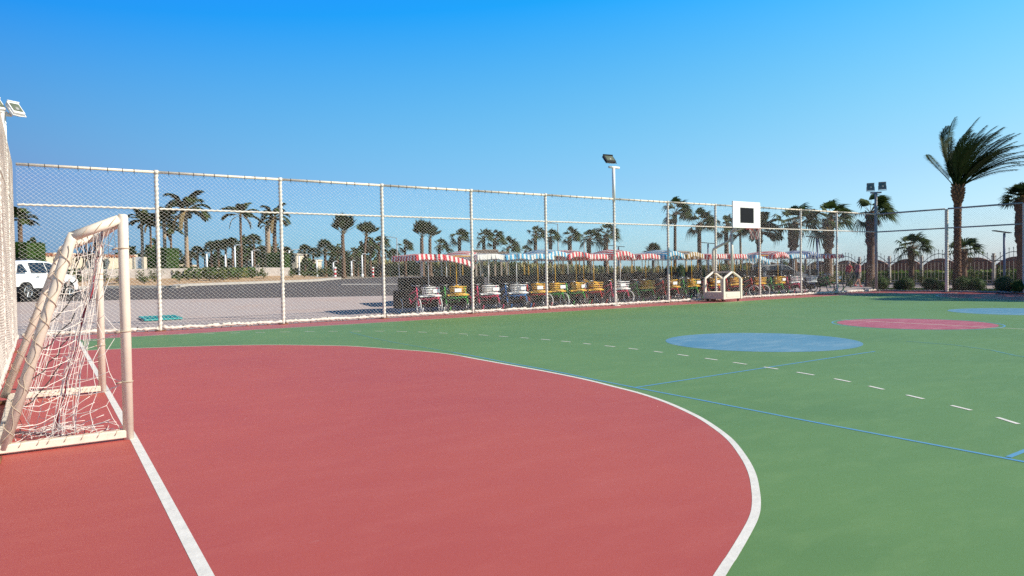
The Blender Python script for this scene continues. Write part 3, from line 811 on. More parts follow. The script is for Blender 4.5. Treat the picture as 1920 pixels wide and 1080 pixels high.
def v_crown(seed):
    """stiff fan leaves, all pointing up, funnel outline"""
    rg = random.Random(seed); mb = MB()
    for k in range(34):
        a = 2.399*k; e = .72+.85*((k+.5)/34)
        d = V((math.cos(a)*math.cos(e), math.sin(a)*math.cos(e), math.sin(e)))+WIND*.12
        fan_leaf(mb, (0, 0, 0), d, rg.uniform(.40, .75), rg.uniform(.8, 1.0), 11, .0, 0 if rg.random() < .45 else 1, .62, rg, .06)
    return mb.mesh('crown', [M['leaf'], M['leafd'], M['leafdry']])
def round_crown(seed):
    rg = random.Random(seed); mb = MB()
    for k in range(44):
        a = 2.399*k; e = -.35+1.75*((k+.5)/44)
        d = V((math.cos(a)*math.cos(e), math.sin(a)*math.cos(e), math.sin(e)))+WIND*.1
        fan_leaf(mb, (0, 0, 0), d, rg.uniform(.4, .6), rg.uniform(.5, .6), 13, .3, 0 if rg.random() < .4 else 1, 1.9, rg, .1)
    return mb.mesh('crown', [M['leaf'], M['leafd'], M['leafdry']])
CROWN = {'wind': [fan_crown(s, 26, .6+.12*(s % 3)) for s in (11, 12, 13, 14)], 'vee': [v_crown(21), v_crown(22)], 'round': [round_crown(31), round_crown(32)],
         'droop': [droop_crown(41, 13), droop_crown(42, 11, 2), droop_crown(43, 9, 3)], 'small': [fan_crown(51, 16, .5, -.2, 1.2, .5, .6, .35, 1), fan_crown(52, 15, .8, -.2, 1.1, .5, .6, .4, 1)]}
def trunk_mesh(h, r0, r1, seed, lean=0., boots=0.):
    r0 *= .72; r1 *= .72
    rg = random.Random(seed); mb = MB(); n = max(8, int(h/.16)); pts = []; rr = []
    for i in range(n+1):
        s = i/n; pts.append((lean*s*s, .04*math.sin(3*s+seed), h*s)); r = r0+(r1-r0)*min(1, s*1.6)
        r *= 1+.07*(i % 2)+rg.uniform(-.05, .05)+ (.35*(1-s/.08) if s < .08 else 0)
        if boots: r *= (1.1+rg.uniform(-.1, .18)) if s > 1-boots else .74
        rr.append(r)
    mb.tube(pts, rr, 10, 0)
    if boots:
        k = 0; z = h*(1-boots)
        while z < h:
            a = 2.4*k; R = r1*1.1; x = lean*(z/h)**2
            mb.tri((x+R*math.cos(a-.35), R*math.sin(a-.35), z), (x+R*math.cos(a+.35), R*math.sin(a+.35), z), (x+R*1.5*math.cos(a), R*1.5*math.sin(a), z+.16), 0); z += .035; k += 1
    return mb
pseed = 0
def palm(px, Z, ytop, hw, kind, label, r=.16, crown_y=None, name='fan_palm', group='palms beyond the court', pale=False, boots=0., lean=0., sz=1., cvar=None):
    """px column, Z metres away, ytop = pixel row of the trunk top, hw = half width of the crown in pixels"""
    global pseed; pseed += 1
    if kind == 'droop': hw *= 1.22
    if kind == 'droop' and px < 600: r *= 1.45
    g = spot(px, Z); h = hgt(px, ytop, Z)-g.z; s = hw*Z/FPX
    t = thing(name, label, 'palm tree', g, 0, group)
    tm = M['trunkpale'] if pale else M['trunk']
    trunk_mesh(h, r*1.15, r*.85, pseed, lean, boots).build('trunk', tm, t, True)
    cs = CROWN[kind]; me = cs[(cvar if cvar is not None else pseed) % len(cs)]
    rz = rnd.uniform(-.5, .5)
    obj('crown', me, t, (lean, 0, h-.05), rz, (s*.92, s*.92, s*.92*sz))
    return t
P = palm
RPG = 'palms behind the pedal carts'
P(40, 60, 412, 27, 'droop', 'palm with orange brown trunk above the square hedge at the far left edge', .20, group=None, cvar=0)
P(268, 60, 413, 24, 'droop', 'drooping palm with pale trunk just right of the near goal post', .13, pale=True, cvar=0)
P(284, 66, 418, 22, 'droop', 'thin dark trunked palm hugging the left side of the first fence post', .10, cvar=1)
P(310, 60, 415, 30, 'droop', 'palm standing over the clipped hedge beside the first fence post', .15, pale=True, cvar=0)
P(322, 68, 432, 22, 'droop', 'low drooping palm at the right shoulder of the tall clipped hedge', .11, cvar=1)
P(351, 58, 396, 40, 'droop', 'tallest palm in the left group, pale slim trunk and heavy drooping crown', .16, pale=True, cvar=1, sz=1.15)
P(453, 66, 404, 31, 'droop', 'slim lone palm with a sparse ragged crown and one hanging dry frond', .12, cvar=2)
P(516, 62, 410, 27, 'droop', 'palm with long hanging fronds directly behind the second fence post', .18, cvar=1, sz=1.3)
P(503, 70, 424, 12, 'droop', 'shaggy palm wrapped in dead fronds left of the second fence post', .26, pale=True, cvar=2, sz=1.4)
P(477, 75, 452, 19, 'round', 'short round headed palm between the sparse slim palm and second post', .14, group=None)
for i, (px, yt, hw, lb) in enumerate(((371, 474, 16, 'squat dense palm at the left end of the palm row'), (397, 466, 17, 'palm in the dense row, second from the row left end'), (410, 462, 15, 'palm in the middle of the dense dark row'), (424, 460, 15, 'palm in the dense row behind the white lamp post'), (437, 458, 16, 'palm at the right end of the dense dark row'))):
    P(px, 88, yt, hw*1.15, 'round', lb, .22, group='row of dense palms across the road')
P(384, 96, 482, 10, 'small', 'small distant palm beneath the left end of the dense row', .14, group=None)
P(302, 92, 487, 12, 'small', 'small distant palm right of the tall clipped hedge', .14, group=None)
for px, yt, lb in ((330, 478, 'distant palm between the tall clipped hedge and the tallest palm'), (358, 482, 'low distant palm at the foot of the tallest left palm'), (448, 474, 'distant palm just right of the tallest white lamp post'), (463, 480, 'low distant palm right of the sparse slim palm trunk'),
                 (492, 472, 'distant palm over the small cream house'), (538, 474, 'distant palm right beside the second fence post lamp'), (572, 470, 'distant round palm over the cream two storey house'), (588, 476, 'distant palm left of the bushy broad palm'), (633, 474, 'distant palm at the left foot of the funnel shaped palm'), (671, 484, 'low distant palm by the foot of the leaning palm'), (738, 478, 'low distant palm under the thin dark lamp mast')):
    P(px, 90, yt, 17, 'round', lb, .20, group='distant palms along the road belt')
P(610, 66, 470, 24, 'round', 'bushy palm with a broad full crown left of the funnel shaped palm', .20, group=None, sz=1.25)
P(644, 62, 440, 31, 'vee', 'tall funnel shaped palm standing over the red and white bollard', .24, cvar=0)
P(683, 66, 444, 24, 'vee', 'funnel crowned palm on a leaning trunk left of the third fence post', .18, cvar=1, lean=.25)
P(695, 70, 462, 16, 'wind', 'small wind bent palm just left of the third fence post', .17)
P(711, 70, 458, 22, 'wind', 'palm hidden mostly behind the third fence post', .24)
P(662, 78, 475, 16, 'wind', 'low palm between the funnel shaped palm and the leaning one', .16)
P(722, 80, 476, 14, 'small', 'low palm just right of the third fence post foot', .16, group=None)
P(760, 70, 463, 17, 'wind', 'small lone wind blown palm above the first red canopy', .17)
P(792, 66, 446, 27, 'vee', 'broad funnel shaped palm with a rough trunk above the first red canopy', .26, cvar=0)
P(807, 68, 448, 22, 'vee', 'palm tucked against the broad funnel palm on its right side', .24, cvar=1, group=RPG)
P(824, 70, 460, 19, 'wind', 'wind bent palm over the collapsed red canopy', .26, group=RPG)
P(842, 80, 474, 14, 'small', 'low palm above the yellow canopy bar', .16, group=RPG)
P(862, 70, 446, 22, 'wind', 'palm with split crown just left of the fourth fence post', .27, group=RPG)
P(908, 70, 444, 21, 'wind', 'left palm of the close pair right of the fourth fence post', .28, group=RPG)
P(928, 70, 448, 22, 'wind', 'right palm of the close pair right of the fourth fence post', .28, group=RPG)
P(953, 74, 464, 24, 'wind', 'lower palm sweeping right after the close pair', .27, group=RPG)
P(985, 76, 470, 16, 'small', 'small palm between the sweeping palm and the fifth fence post', .18, group=RPG)
P(1004, 70, 440, 22, 'wind', 'tall palm just left of the fifth fence post', .30, group=RPG)
P(1032, 72, 444, 21, 'wind', 'palm just right of the fifth fence post, beside a lamp mast', .32, group=RPG)
P(1069, 72, 444, 22, 'wind', 'palm midway between the fifth fence post and the light pole', .34, group=RPG)
P(1105, 70, 448, 25, 'wind', 'palm over the domed canopies left of the light pole', .36, group=RPG)
P(1137, 68, 440, 28, 'wind', 'palm directly behind the slim light pole', .36, group=RPG)
P(1225, 78, 474, 24, 'round', 'low bushy palm sitting on the canopies right of the light pole', .25, group=None, sz=1.1)
P(1266, 64, 400, 34, 'wind', 'tall slim palm rising over the fence rail at the seventh post', .27, boots=.15, group=RPG)
P(1311, 60, 420, 34, 'wind', 'date like palm with spreading yellow green fronds left of the backboard', .36, boots=.1, group=RPG, cvar=0)
P(1362, 64, 424, 28, 'wind', 'palm half hidden behind the basketball stand uprights', .30, group=RPG)
P(1389, 66, 428, 28, 'wind', 'palm with a thin trunk right under the backboard', .16, pale=True, group=RPG)
P(1424, 58, 436, 42, 'droop', 'broad palm with long arching fronds right of the backboard', .40, boots=.2, group=RPG, cvar=0)
P(1488, 56, 420, 47, 'wind', 'thick trunked fan palm over the white masted carts', .55, boots=.4, group=RPG, cvar=1)
P(1553, 54, 412, 46, 'wind', 'thick trunked fan palm with tattered crown left of the far corner', .55, boots=.45, group=RPG, cvar=2)
P(1632, 47, 398, 44, 'wind', 'dark fan palm right behind the corner floodlights', .44, boots=.45, group=None, cvar=3)
P(1708, 48, 464, 36, 'wind', 'short wind blown fan palm in front of the brown scalloped fence', .30, boots=.5, group=None, cvar=1)
P(1806, 46, 470, 42, 'small', 'short fan palm half hidden by the big date palm trunk', .38, boots=.5, group=None, cvar=0)
P(1915, 42, 372, 44, 'round', 'dark shaggy palm cut by the right edge of the picture', .42, boots=.5, group=None, sz=.9)
# palms just outside the frame whose shade lies on the court
def date_palm(x, y, h, label, seed, nfr=60, s=1., g=None):
    t = thing('date_palm', label, 'palm tree', (x, y, 0), 0, g); rg = random.Random(seed); mb = MB()
    n = 60; pts = []; rr = []
    for i in range(n+1):
        u = i/n; z = h*u; pts.append((.10*u*u, 0, z))
        r = .32-.09*smooth(u/.28) if u < .3 else .23+.012*math.sin(u*9)
        if u > .82: r = .23+.15*math.sin(PI*min(1, (u-.82)/.20))
        rr.append(.70*r*(1+.06*(i % 2)+rg.uniform(-.04, .04)))
    mb.tube(pts, rr, 14, 0)
    for k in range(260):
        u = .12+.88*(k/260); z = h*u; a = 2.399*k; i = min(n, int(u*n)); R = rr[i]*.96; x0 = pts[i][0]
        ex = .05 if u < .82 else .11; up_ = .09 if u < .82 else .18; m = 0 if u < .80 else 1
        c, s_ = math.cos(a), math.sin(a); wv = .06
        p0 = V((x0+R*c+wv*s_, R*s_-wv*c, z)); p1 = V((x0+R*c-wv*s_, R*s_+wv*c, z)); p2 = V((x0+(R+ex)*c, (R+ex)*s_, z+up_)); p3 = V((x0+R*c, R*s_, z+up_*1.1))
        mb.tri(p0, p1, p2, m); mb.tri(p1, p3, p2, m); mb.tri(p3, p0, p2, m)
    mb.build('trunk', [M['trunkdate'], M['stub']], t)
    cb = MB()
    for k in range(nfr):
        a = 2.399*k+rg.uniform(-.2, .2); e = .74+.75*((k+.5)/nfr)
        d = V((math.cos(a)*math.cos(e), math.sin(a)*math.cos(e), math.sin(e)))+WIND*rg.uniform(.12, .66)
        feather(cb, (.10+.16*math.cos(a), .16*math.sin(a), h-.05), d, rg.uniform(3.0, 3.9)*s, rg.uniform(.15, .6), 50, .72*s, 0 if rg.random() < .8 else 1, .95, .05, rg, .017)
    cb.build('crown', [M['leafdate'], M['leaf'], M['leaf']], t)
    return t
dp = at(1795, 546)
date_palm(dp.x, dp.y, hgt(1795, 348, (dp-CAM).dot(CF)), 'tall date palm in full view behind the right fence, wind swept crown against the sky', 5)
for x_, y_, h_, k_ in ((41.2, 9.2, 7.2, 2), (42.6, 5.4, 7.4, 0), (40.6, 12.4, 6.6, 1), (41.8, 2.0, 7.0, 3), (39.7, 4.4, 9.0, 1), (40.9, 1.2, 9.3, 0)):   # their shade falls across the far end of the court
    pseed += 1; t = thing('fan_palm', 'fan palm beyond the right fence whose shade crosses the far end of the court', 'palm tree', (x_, y_, 0), 0, 'palms along the right fence')
    trunk_mesh(h_, .45, .38, pseed, 0, .4).build('trunk', M['trunk'], t, True); obj('crown', CROWN['round'][k_ % 2], t, (0, 0, h_-.05), .3*k_, (1.9 if y_ > 11 else 2.6,)*2+(1.7,))
# shrubs
def leaf_ball(seed, n=520, m2=.15, squash=1., leaf=.11, core=.80):
    rg = random.Random(seed); mb = MB()
    mb.blob((0, 0, 0), core*.9, core*.9, core*.9*squash, 10, 7, 0)
    for k in range(n):
        z = rg.uniform(-1, 1); a = rg.uniform(0, 6.28); r = math.sqrt(1-z*z); lump = 1+.10*math.sin(3*a+seed)*math.cos(4*z)
        rad = rg.uniform(.78, 1.02)*lump; p = V((r*math.cos(a)*rad, r*math.sin(a)*rad, z*rad*squash))
        n_ = V((rg.uniform(-1, 1), rg.uniform(-1, 1), rg.uniform(-.3, 1))).normalized(); u = n_.orthogonal().normalized(); w = n_.cross(u); th = rg.uniform(0, 6.28)
        u, w = u*math.cos(th)+w*math.sin(th), w*math.cos(th)-u*math.sin(th); l = leaf*rg.uniform(.6, 1.3)
        mb.quad(p-u*l, p-w*l*.5, p+u*l, p+w*l*.5, 0 if rg.random() > m2 else 1)
    return mb
BALL = [leaf_ball(s, 1000, .12, 1., .075, .92).mesh('foliage', [M['bush'], M['bushy']]) for s in (1, 2, 3)]
WILD = []
for s in (4, 5, 6):
    rg = random.Random(s); mb = MB()
    for k in range(9):
        a = rg.uniform(0, 6.28); tip = V((math.cos(a)*rg.uniform(.2, .8), math.sin(a)*rg.uniform(.2, .8), rg.uniform(.7, 1.9))); mb.tube([(0, 0, 0), tip*.5+V((0, 0, .15)), tip], [.03, .02, .008], 4, 2, False)
        for q in range(34):
            p = tip*(rg.uniform(.35, 1.0))+V((rg.gauss(0, .18), rg.gauss(0, .18), rg.gauss(0, .15))); n_ = V((rg.uniform(-1, 1), rg.uniform(-1, 1), rg.uniform(-.3, 1))).normalized(); u = n_.orthogonal().normalized(); w = n_.cross(u); l = rg.uniform(.06, .13)
            mb.quad(p-u*l, p-w*l*.5, p+u*l, p+w*l*.5, 0 if rg.random() < .7 else 1)
    WILD.append(mb.mesh('foliage', [M['bush'], M['bushy'], M['twig']]))
def shrub(px, Z, hw, hh, label, wild=False, group=None, name='shrub', cat='shrub', v=0, dz=0.):
    g = spot(px, Z); s = hw*Z/FPX; h = hh*Z/FPX
    t = bpy.data.objects.new(name, (WILD if wild else BALL)[v % 3]); COL.objects.link(t)
    t.location = g + V((0, 0, (0 if wild else h*.92)+dz)); t.scale = (s, s, h if not wild else h/1.2); t.rotation_euler = (0, 0, v*1.3)
    return tag(t, label, cat, group)
def hedge_box(label, px, Z, wpx, ytop, depth=2.0, group=None, seed=1):
    """clipped box hedge"""
    g = spot(px, Z); w = wpx*Z/FPX; h = hgt(px, ytop, Z)-g.z; rg = random.Random(seed); mb = MB()
    mb.box((0, 0, h/2), (w*.94, depth*.94, h*.97), 0, 0)
    for k in range(int(1100*max(1, w*h/5))):
        f = rg.choice(('f', 'f', 's', 's2', 't')); x, y, z = rg.uniform(-w/2, w/2), rg.uniform(-depth/2, depth/2), rg.uniform(0, h)
        if f == 'f': y = -depth/2
        elif f == 's': x = -w/2
        elif f == 's2': x = w/2
        else: z = h
        p = V((x, y, z))+V((rg.gauss(0, .015), rg.gauss(0, .015), rg.gauss(0, .015))); n_ = V((rg.uniform(-1, 1), rg.uniform(-1, 1), rg.uniform(-1, 1))).normalized(); u = n_.orthogonal().normalized(); w_ = n_.cross(u); l = rg.uniform(.05, .09)
        mb.quad(p-u*l, p-w_*l*.6, p+u*l, p+w_*l*.6, 0 if rg.random() < .85 else 1)
    o = mb.build('hedge', [M['hedge'], M['bush']]); o.location = g; o.rotation_euler = (0, 0, -YAW)
    return tag(o, label, 'hedge', group)
hedge_box('square clipped hedge behind the white car', 50, 47, 40, 456, group='clipped box hedges', seed=1)
hedge_box('tall clipped hedge block right beside the first fence post', 306, 52, 40, 466, group='clipped box hedges', seed=2)
hedge_box('clipped hedge block behind the second fence post', 524, 62, 36, 475, group='clipped box hedges', seed=3)
# round clipped bushes at the foot of the right fence
for i, (px, py, hw, lb) in enumerate(((1650, 545, 17, 'round clipped bush at the right corner post'), (1686, 545, 12, 'left half of the twin round bushes beyond the right fence'), (1699, 545, 16, 'right half of the twin round bushes beyond the right fence'),
                                      (1745, 546, 16, 'round bush left of the middle right fence post'), (1766, 546.5, 12, 'small round bush behind the middle right fence post'), (1808, 547, 18, 'round bush right at the foot of the date palm'), (1831, 547, 17, 'round bush between the date palm and the blue lamp post'),
                                      (1884, 549, 20, 'wide round bush left of the last right fence post'), (1913, 550, 16, 'round bush cut by the right edge of the picture'))):
    Z = (at(px, py)-CAM).dot(CF)
    shrub(px, Z, hw, hw*.86, lb, False, 'round clipped bushes along the right fence', 'clipped_bush', 'bush', i)
# hedge and scrub beyond
mb = MB(); rg = random.Random(9)
def leaf_mass(mb, x0, x1, y0, y1, z0, z1, n, l0=.1, l1=.2, ms=(0, 1), zf=None):
    for k in range(n):
        x, y = rg.uniform(x0, x1), rg.uniform(y0, y1); z = rg.uniform(z0, z1)
        if zf: z += zf(x, y)
        p = V((x, y, z)); n_ = V((rg.uniform(-1, 1), rg.uniform(-1, 1), rg.uniform(-.4, 1))).normalized(); u = n_.orthogonal().normalized(); w = n_.cross(u); l = rg.uniform(l0, l1)
        mb.quad(p-u*l, p-w*l*.5, p+u*l, p+w*l*.5, rg.choice(ms))
mb = MB(); mb.box((53.6, 22, .42), (1.0, 52, .84), 0, 0)
leaf_mass(mb, 53.0, 54.2, -4, 48, .2, .98, 9000, .08, .17)
tag(mb.build('hedge', [M['hedgebright'], M['bushy']]), 'low bright green hedge along the inside of the white picket fence', 'hedge')
mb = MB(); leaf_mass(mb, XR+.35, XR+3.3, -5, YF+1, .02, .09, 7000, .03, .08); o = struct(mb.build('grass', [M['grass'], M['bush']]), 'stuff'); tag(o, 'thin grass at the foot of the right fence', 'grass')
SAP = [(1596, 45.5, 10, 26, 'thin leafy sapling behind the red shirted walker'), (1614, 50, 9, 22, 'leafy sapling top between the walkers and the corner pole'), (1664, 49, 10, 36, 'sapling climbing the first picket post right of the corner'),
       (1727, 49, 9, 34, 'sapling climbing the second picket post right of the corner'), (1780, 47, 12, 36, 'leafy sapling left of the date palm trunk'), (1828, 47, 13, 38, 'leafy sapling right of the date palm trunk'),
       (1866, 47, 17, 40, 'tall loose shrub left of the blue lamp post'), (1890, 46, 14, 36, 'yellowish loose shrub right of the blue lamp post'), (1745, 48, 13, 22, 'dark shrub in front of the pickets left of the middle post'), (1812, 46, 16, 20, 'dark low shrub right of the date palm base'), (1850, 48, 20, 20, 'spreading dark shrub left of the blue lamp post')]
for i, (px, Z, hw, hh, lb) in enumerate(SAP): shrub(px, Z, hw*1.2, hh*.62, lb, True, None, 'sapling', 'sapling', i)
# scrub in the planting bed, left
BED = [(270, 42, 15), (290, 45, 14), (335, 46, 8), (352, 48, 9), (372, 47, 8), (392, 48, 11), (418, 48, 15), (446, 50, 9), (472, 52, 9), (494, 52, 11), (548, 54, 9), (570, 56, 10), (590, 58, 10), (608, 60, 12), (625, 62, 9), (150, 44, 12), (172, 45, 12), (196, 44, 13), (222, 43, 13), (120, 42, 12)]
BEDL = ['dark bush at the foot of the white sign pillar', 'dark low bush left of the first fence post', 'small bush on the sand right of the first fence post', 'small yellowish bush in front of the grey stone wall', 'low bush in the middle of the stone wall front', 'spiky bush left of the big dark bed bush', 'big dark bush on the kerb bed under the palm row',
        'small bush on sand below the white lamp post', 'low bush right of the white lamp post', 'low bush left of the second fence post foot', 'low bush right of the second fence post', 'bush on the kerb bed under the short white lamp posts', 'bush near the kerb end left of the bollard', 'bush beside the red and white bollard at the kerb end', 'last small bush at the kerb end',
        'low bush by the wall seen left through the goal', 'low bush behind the rear of the goal frame', 'bush seen through the goal net', 'bush seen left of the near goal post', 'low bush just right of the white car']
for i, ((px, Z, hw), lb) in enumerate(zip(BED, BEDL)):
    shrub(px, Z-3, hw*1.35, hw*1.15, lb, True, 'bushes in the roadside bed', 'shrub', 'shrub', i, .22)
# ground cover with yellow flowers on top of the bed
mb = MB()
for i in range(len(kr)-1):
    for k in range(900):
        t = rg.random(); a = V(kr[i]).lerp(V(kr[i+1]), t); d = (V(kr[i+1])-V(kr[i])).normalized(); n = V((-d.y, d.x)); q = a+n*rg.uniform(8, 14); h = terrain(q.x, q.y)
        p = V((q.x, q.y, h+rg.uniform(.4, .95))); n_ = V((rg.uniform(-1, 1), rg.uniform(-1, 1), rg.uniform(-.3, 1))).normalized(); u = n_.orthogonal().normalized(); w = n_.cross(u); l = rg.uniform(.12, .26)
        mb.quad(p-u*l, p-w*l*.6, p+u*l, p+w*l*.6, rg.choice((0, 0, 0, 1)))
o = struct(mb.build('ground_cover', [M['bush'], M['bushy']]), 'stuff'); tag(o, 'low ground cover with yellowish tips behind the roadside wall', 'ground cover')
# far greenery, one mass
mb = MB()
for k in range(9000):
    px = rg.uniform(-40, 740); Z = rg.uniform(88, 112); q = spot(px, Z); hmax = 3.0+1.6*math.sin(px*.03)+1.2*math.sin(px*.11+1)
    p = q+V((0, 0, rg.uniform(0, max(.8, hmax)))); n_ = V((rg.uniform(-1, 1), rg.uniform(-1, 1), rg.uniform(-.3, 1))).normalized(); u = n_.orthogonal().normalized(); w = n_.cross(u); l = rg.uniform(.25, .55)
    mb.quad(p-u*l, p-w*l*.6, p+u*l, p+w*l*.6, rg.choice((0, 0, 0, 1)))
o = struct(mb.build('far_greenery', [M['leafd'], M['bush']]), 'stuff'); tag(o, 'far belt of mixed greenery beyond the left road', 'greenery')
# pale reedy hedge across the road, behind the carts
pts = [spot(690, 74), spot(800, 70), spot(950, 66), spot(1100, 64), spot(1300, 63), spot(1450, 63)]
mb = MB()
for i in range(len(pts)-1):
    for k in range(1500):
        q = pts[i].lerp(pts[i+1], rg.random()); q = q+V((rg.uniform(-.5, .5), rg.uniform(-.5, .5), 0)); z = terrain(q.x, q.y); h = rg.uniform(.3, 1.55)
        a = rg.uniform(0, 6.28); d = V((math.cos(a)*.16, math.sin(a)*.16, 0)); p = V((q.x, q.y, z+h-.3)); mb.quad(p-d*.5, p+d*.5, p+d*.3+V((rg.uniform(-.1, .1), 0, .5)), p-d*.3+V((0, 0, .5)), rg.choice((0, 0, 1)))
tag(mb.build('reed_hedge', [M['reed'], M['bush']]), 'pale straw green hedge across the road behind the pedal carts', 'hedge')
for i, (px, Z, hw, hh, lb) in enumerate(((1183, 66, 8, 22, 'small round tree top right of the slim light pole'), (1208, 66, 8, 12, 'dark low bush top left of the low bushy palm'), (1276, 62, 9, 26, 'bush top over the blue canopy at the seventh post'), (1352, 62, 8, 26, 'bush behind the basketball stand rear upright'), (1391, 60, 11, 26, 'round bush under the backboard'),
                                         (1471, 58, 9, 30, 'slender bush left of the thick trunked palm'), (1503, 58, 8, 26, 'bush just left of the tenth fence post'), (1140, 66, 6, 14, 'bush top beside the light pole over the domed canopy'), (1590, 56, 14, 30, 'shrub behind the picket fence above the red shirted walker'))):
    shrub(px, Z, hw, hh*.8, lb, i == 8, 'bushes behind the carts', 'shrub', 'shrub', i)

# ------------------------------------------------------------------ white picket fence and brown scalloped screen (right)
def pickets():
    X = 52.0; t = thing('picket_fence', 'white metal picket fence with iron arches and spikes along the right', 'fence', (X, 0, 0))
    ys = [13.7+2.27*k for k in range(15)]
    for i, y in enumerate(ys):
        mb = MB(); mb.box((0, y, 1.02), (.13, .13, 2.04), 0, 0, .01); mb.box((0, y, 2.07), (.17, .17, .05)); mb.build('post', M['picket'], t)
    for i in range(len(ys)-1):
        a, b = ys[i], ys[i+1]; w = b-a
        mb = MB(); mb.box((0, (a+b)/2, .30), (.05, w-.14, .06)); mb.box((0, (a+b)/2, 1.62), (.04, w-.14, .045), 0, 1)
        arc = [(0, a+.07+(w-.14)*k/14, 1.55+.62*math.sin(PI*k/14)) for k in range(15)]; mb.tube(arc, .024, 5, 1)
        n = 9
        for k in range(n):
            y = a+w*(k+.5)/n; top = 1.55+.62*math.sin(PI*(k+.5)/n)+.20
            mb.tube([(.0, y, .12), (.0, y, 1.55)], .012, 5, 0); mb.tube([(0, y, 1.55), (0, y, top), (0, y, top+.04), (0, y, top+.12)], [.015, .015, .034, .003], 5, 1)
        mb.build('picket_panel', [M['picket'], M['iron']], t)
    mb = MB(); mb.box((.0, (ys[0]+ys[-1])/2, .05), (.28, ys[-1]-ys[0], .22)); mb.build('plinth', M['stone'], t)
pickets()
def screens():
    X = 58.0; t = thing('scalloped_screen', 'brown reed screen with a row of rounded scalloped tops behind the white pickets', 'fence', (X, 0, 0))
    y = 10.; k = 0
    while y < 48:
        w = 2.55; pts = [(-w/2+.03, 0)] + [(-w/2+.03+(w-.06)*i/16, 1.32+.58*math.sin(PI*i/16)**.8) for i in range(17)] + [(w/2-.03, 0)]
        mb = MB(); mb.poly_prism(pts, -.05, .05)
        for i in range(24):
            x = -w/2+.05+(w-.1)*(i+.5)/24; s_ = (x+w/2)/w; mb.tube([(x, .052, .02), (x, .052, 1.30+.56*math.sin(PI*s_)**.8)], .034, 5)
        o = mb.build('reed_panel', M['brownpanel'], t); o.location = (0, y+w/2, 0); o.rotation_euler = (0, 0, PI/2); y += w; k += 1
screens()

# ------------------------------------------------------------------ street lamps
def solar_lamp(px, Z, ytop, label, r=.07):
    g = spot(px, Z); h = hgt(px, ytop, Z)-g.z
    t = thing('solar_lamp', label, 'street lamp', g, 0, 'blue solar lamp posts')
    mb = MB(); mb.tube([(0, 0, 0), (0, 0, h)], r, 10); mb.tube([(0, 0, 0), (0, 0, .3)], r*1.5, 10); mb.build('pole', M['bluepole'], t, True)
    mb = MB(); hw = 24*Z/FPX*.85
    c = -WIND
    a, b = V((c.x*hw, c.y*hw, h+.14)), V((-c.x*hw*.55, -c.y*hw*.55, h-.02))
    d = (b-a).normalized(); n = V((-d.y, d.x, 0)).normalized()*.16; u = V((0, 0, .045))
    mb.quad(a-n+u, b-n+u, b+n+u, a+n+u); mb.quad(a-n, a+n, b+n, b-n); mb.quad(a-n, b-n, b-n+u, a-n+u); mb.quad(a+n, a+n+u, b+n+u, b+n); mb.quad(a-n, a-n+u, a+n+u, a+n); mb.quad(b-n, b+n, b+n+u, b-n+u)
    mb.build('lamp_head', M['lampblack'], t)
solar_lamp(1883, 44, 437, 'blue solar lamp post beyond the right fence')
solar_lamp(1533, 50, 447, 'blue solar lamp post left of the thick fan palm near the corner')
solar_lamp(1328, 62, 457, 'blue solar lamp post behind the basketball stand')
solar_lamp(1160, 66, 463, 'blue solar lamp post over the domed red canopy right of the light pole')
def white_lamp(px, Z, ytop, label, arm=0, name='lamp_post'):
    g = spot(px, Z); h = hgt(px, ytop, Z)-g.z; t = thing(name, label, 'lamp post', g, 0, 'white lamp posts across the road')
    mb = MB(); mb.tube([(0, 0, 0), (0, 0, h)], .06*Z/50, 8); mb.tube([(0, 0, 0), (0, 0, .35)], .12, 8); mb.build('pole', M['lampwhite'], t, True)
    mb = MB(); e = V((.83, -.56, 0))*(arm or .25); mb.tube([(0, 0, h), (e.x, e.y, h+.12)], .04, 6); mb.box((e.x, e.y, h+.10), (.34, .12, .06), -.6, 0, .02); mb.build('lamp_head', M['lampwhite'], t)
white_lamp(441, 52, 462, 'tallest white lamp post, in front of the palm row'); white_lamp(473, 62, 471, 'white lamp post with a short arm left of the second fence post', .5)
white_lamp(388, 78, 476, 'thin white lamp post among the dense row trunks'); white_lamp(423, 80, 478, 'white lamp post under the right half of the dense palm row')
white_lamp(543, 66, 470, 'white lamp post with an arm just right of the second fence post', .8); white_lamp(561, 70, 480, 'short white lamp post between second post and kerb end'); white_lamp(594, 74, 488, 'low white lamp post near the kerb end')
white_lamp(679, 64, 478, 'white lamp post left of the third fence post', .2); white_lamp(659, 76, 490, 'short white post at the road bend'); white_lamp(625, 70, 492, 'thin white post just left of the bollard')
def mast(px, Z, ytop, label):
    g = spot(px, Z); h = hgt(px, ytop, Z)-g.z; t = thing('lamp_mast', label, 'street lamp', g, 0, 'tall lamp masts far behind')
    mb = MB(); mb.tube([(0, 0, 0), (0, 0, h)], [.10, .05], 8); mb.build('pole', M['lamphouse'], t, True)
    mb = MB(); mb.tube([(0, 0, h-.05), (-.6, .4, h+.12)], .035, 6); mb.box((-.8, .53, h+.12), (.6, .2, .08), -.6, 0, .02); mb.build('lamp_head', M['lamphouse'], t)
mast(745, 85, 446, 'thin dark lamp mast right of the third fence post'); mast(1047, 80, 420, 'tall thin lamp mast right of the fifth fence post'); mast(1096, 84, 440, 'thin lamp mast beside the palm left of the light pole')
mast(912, 88, 466, 'thin grey mast over the kiosk roof')

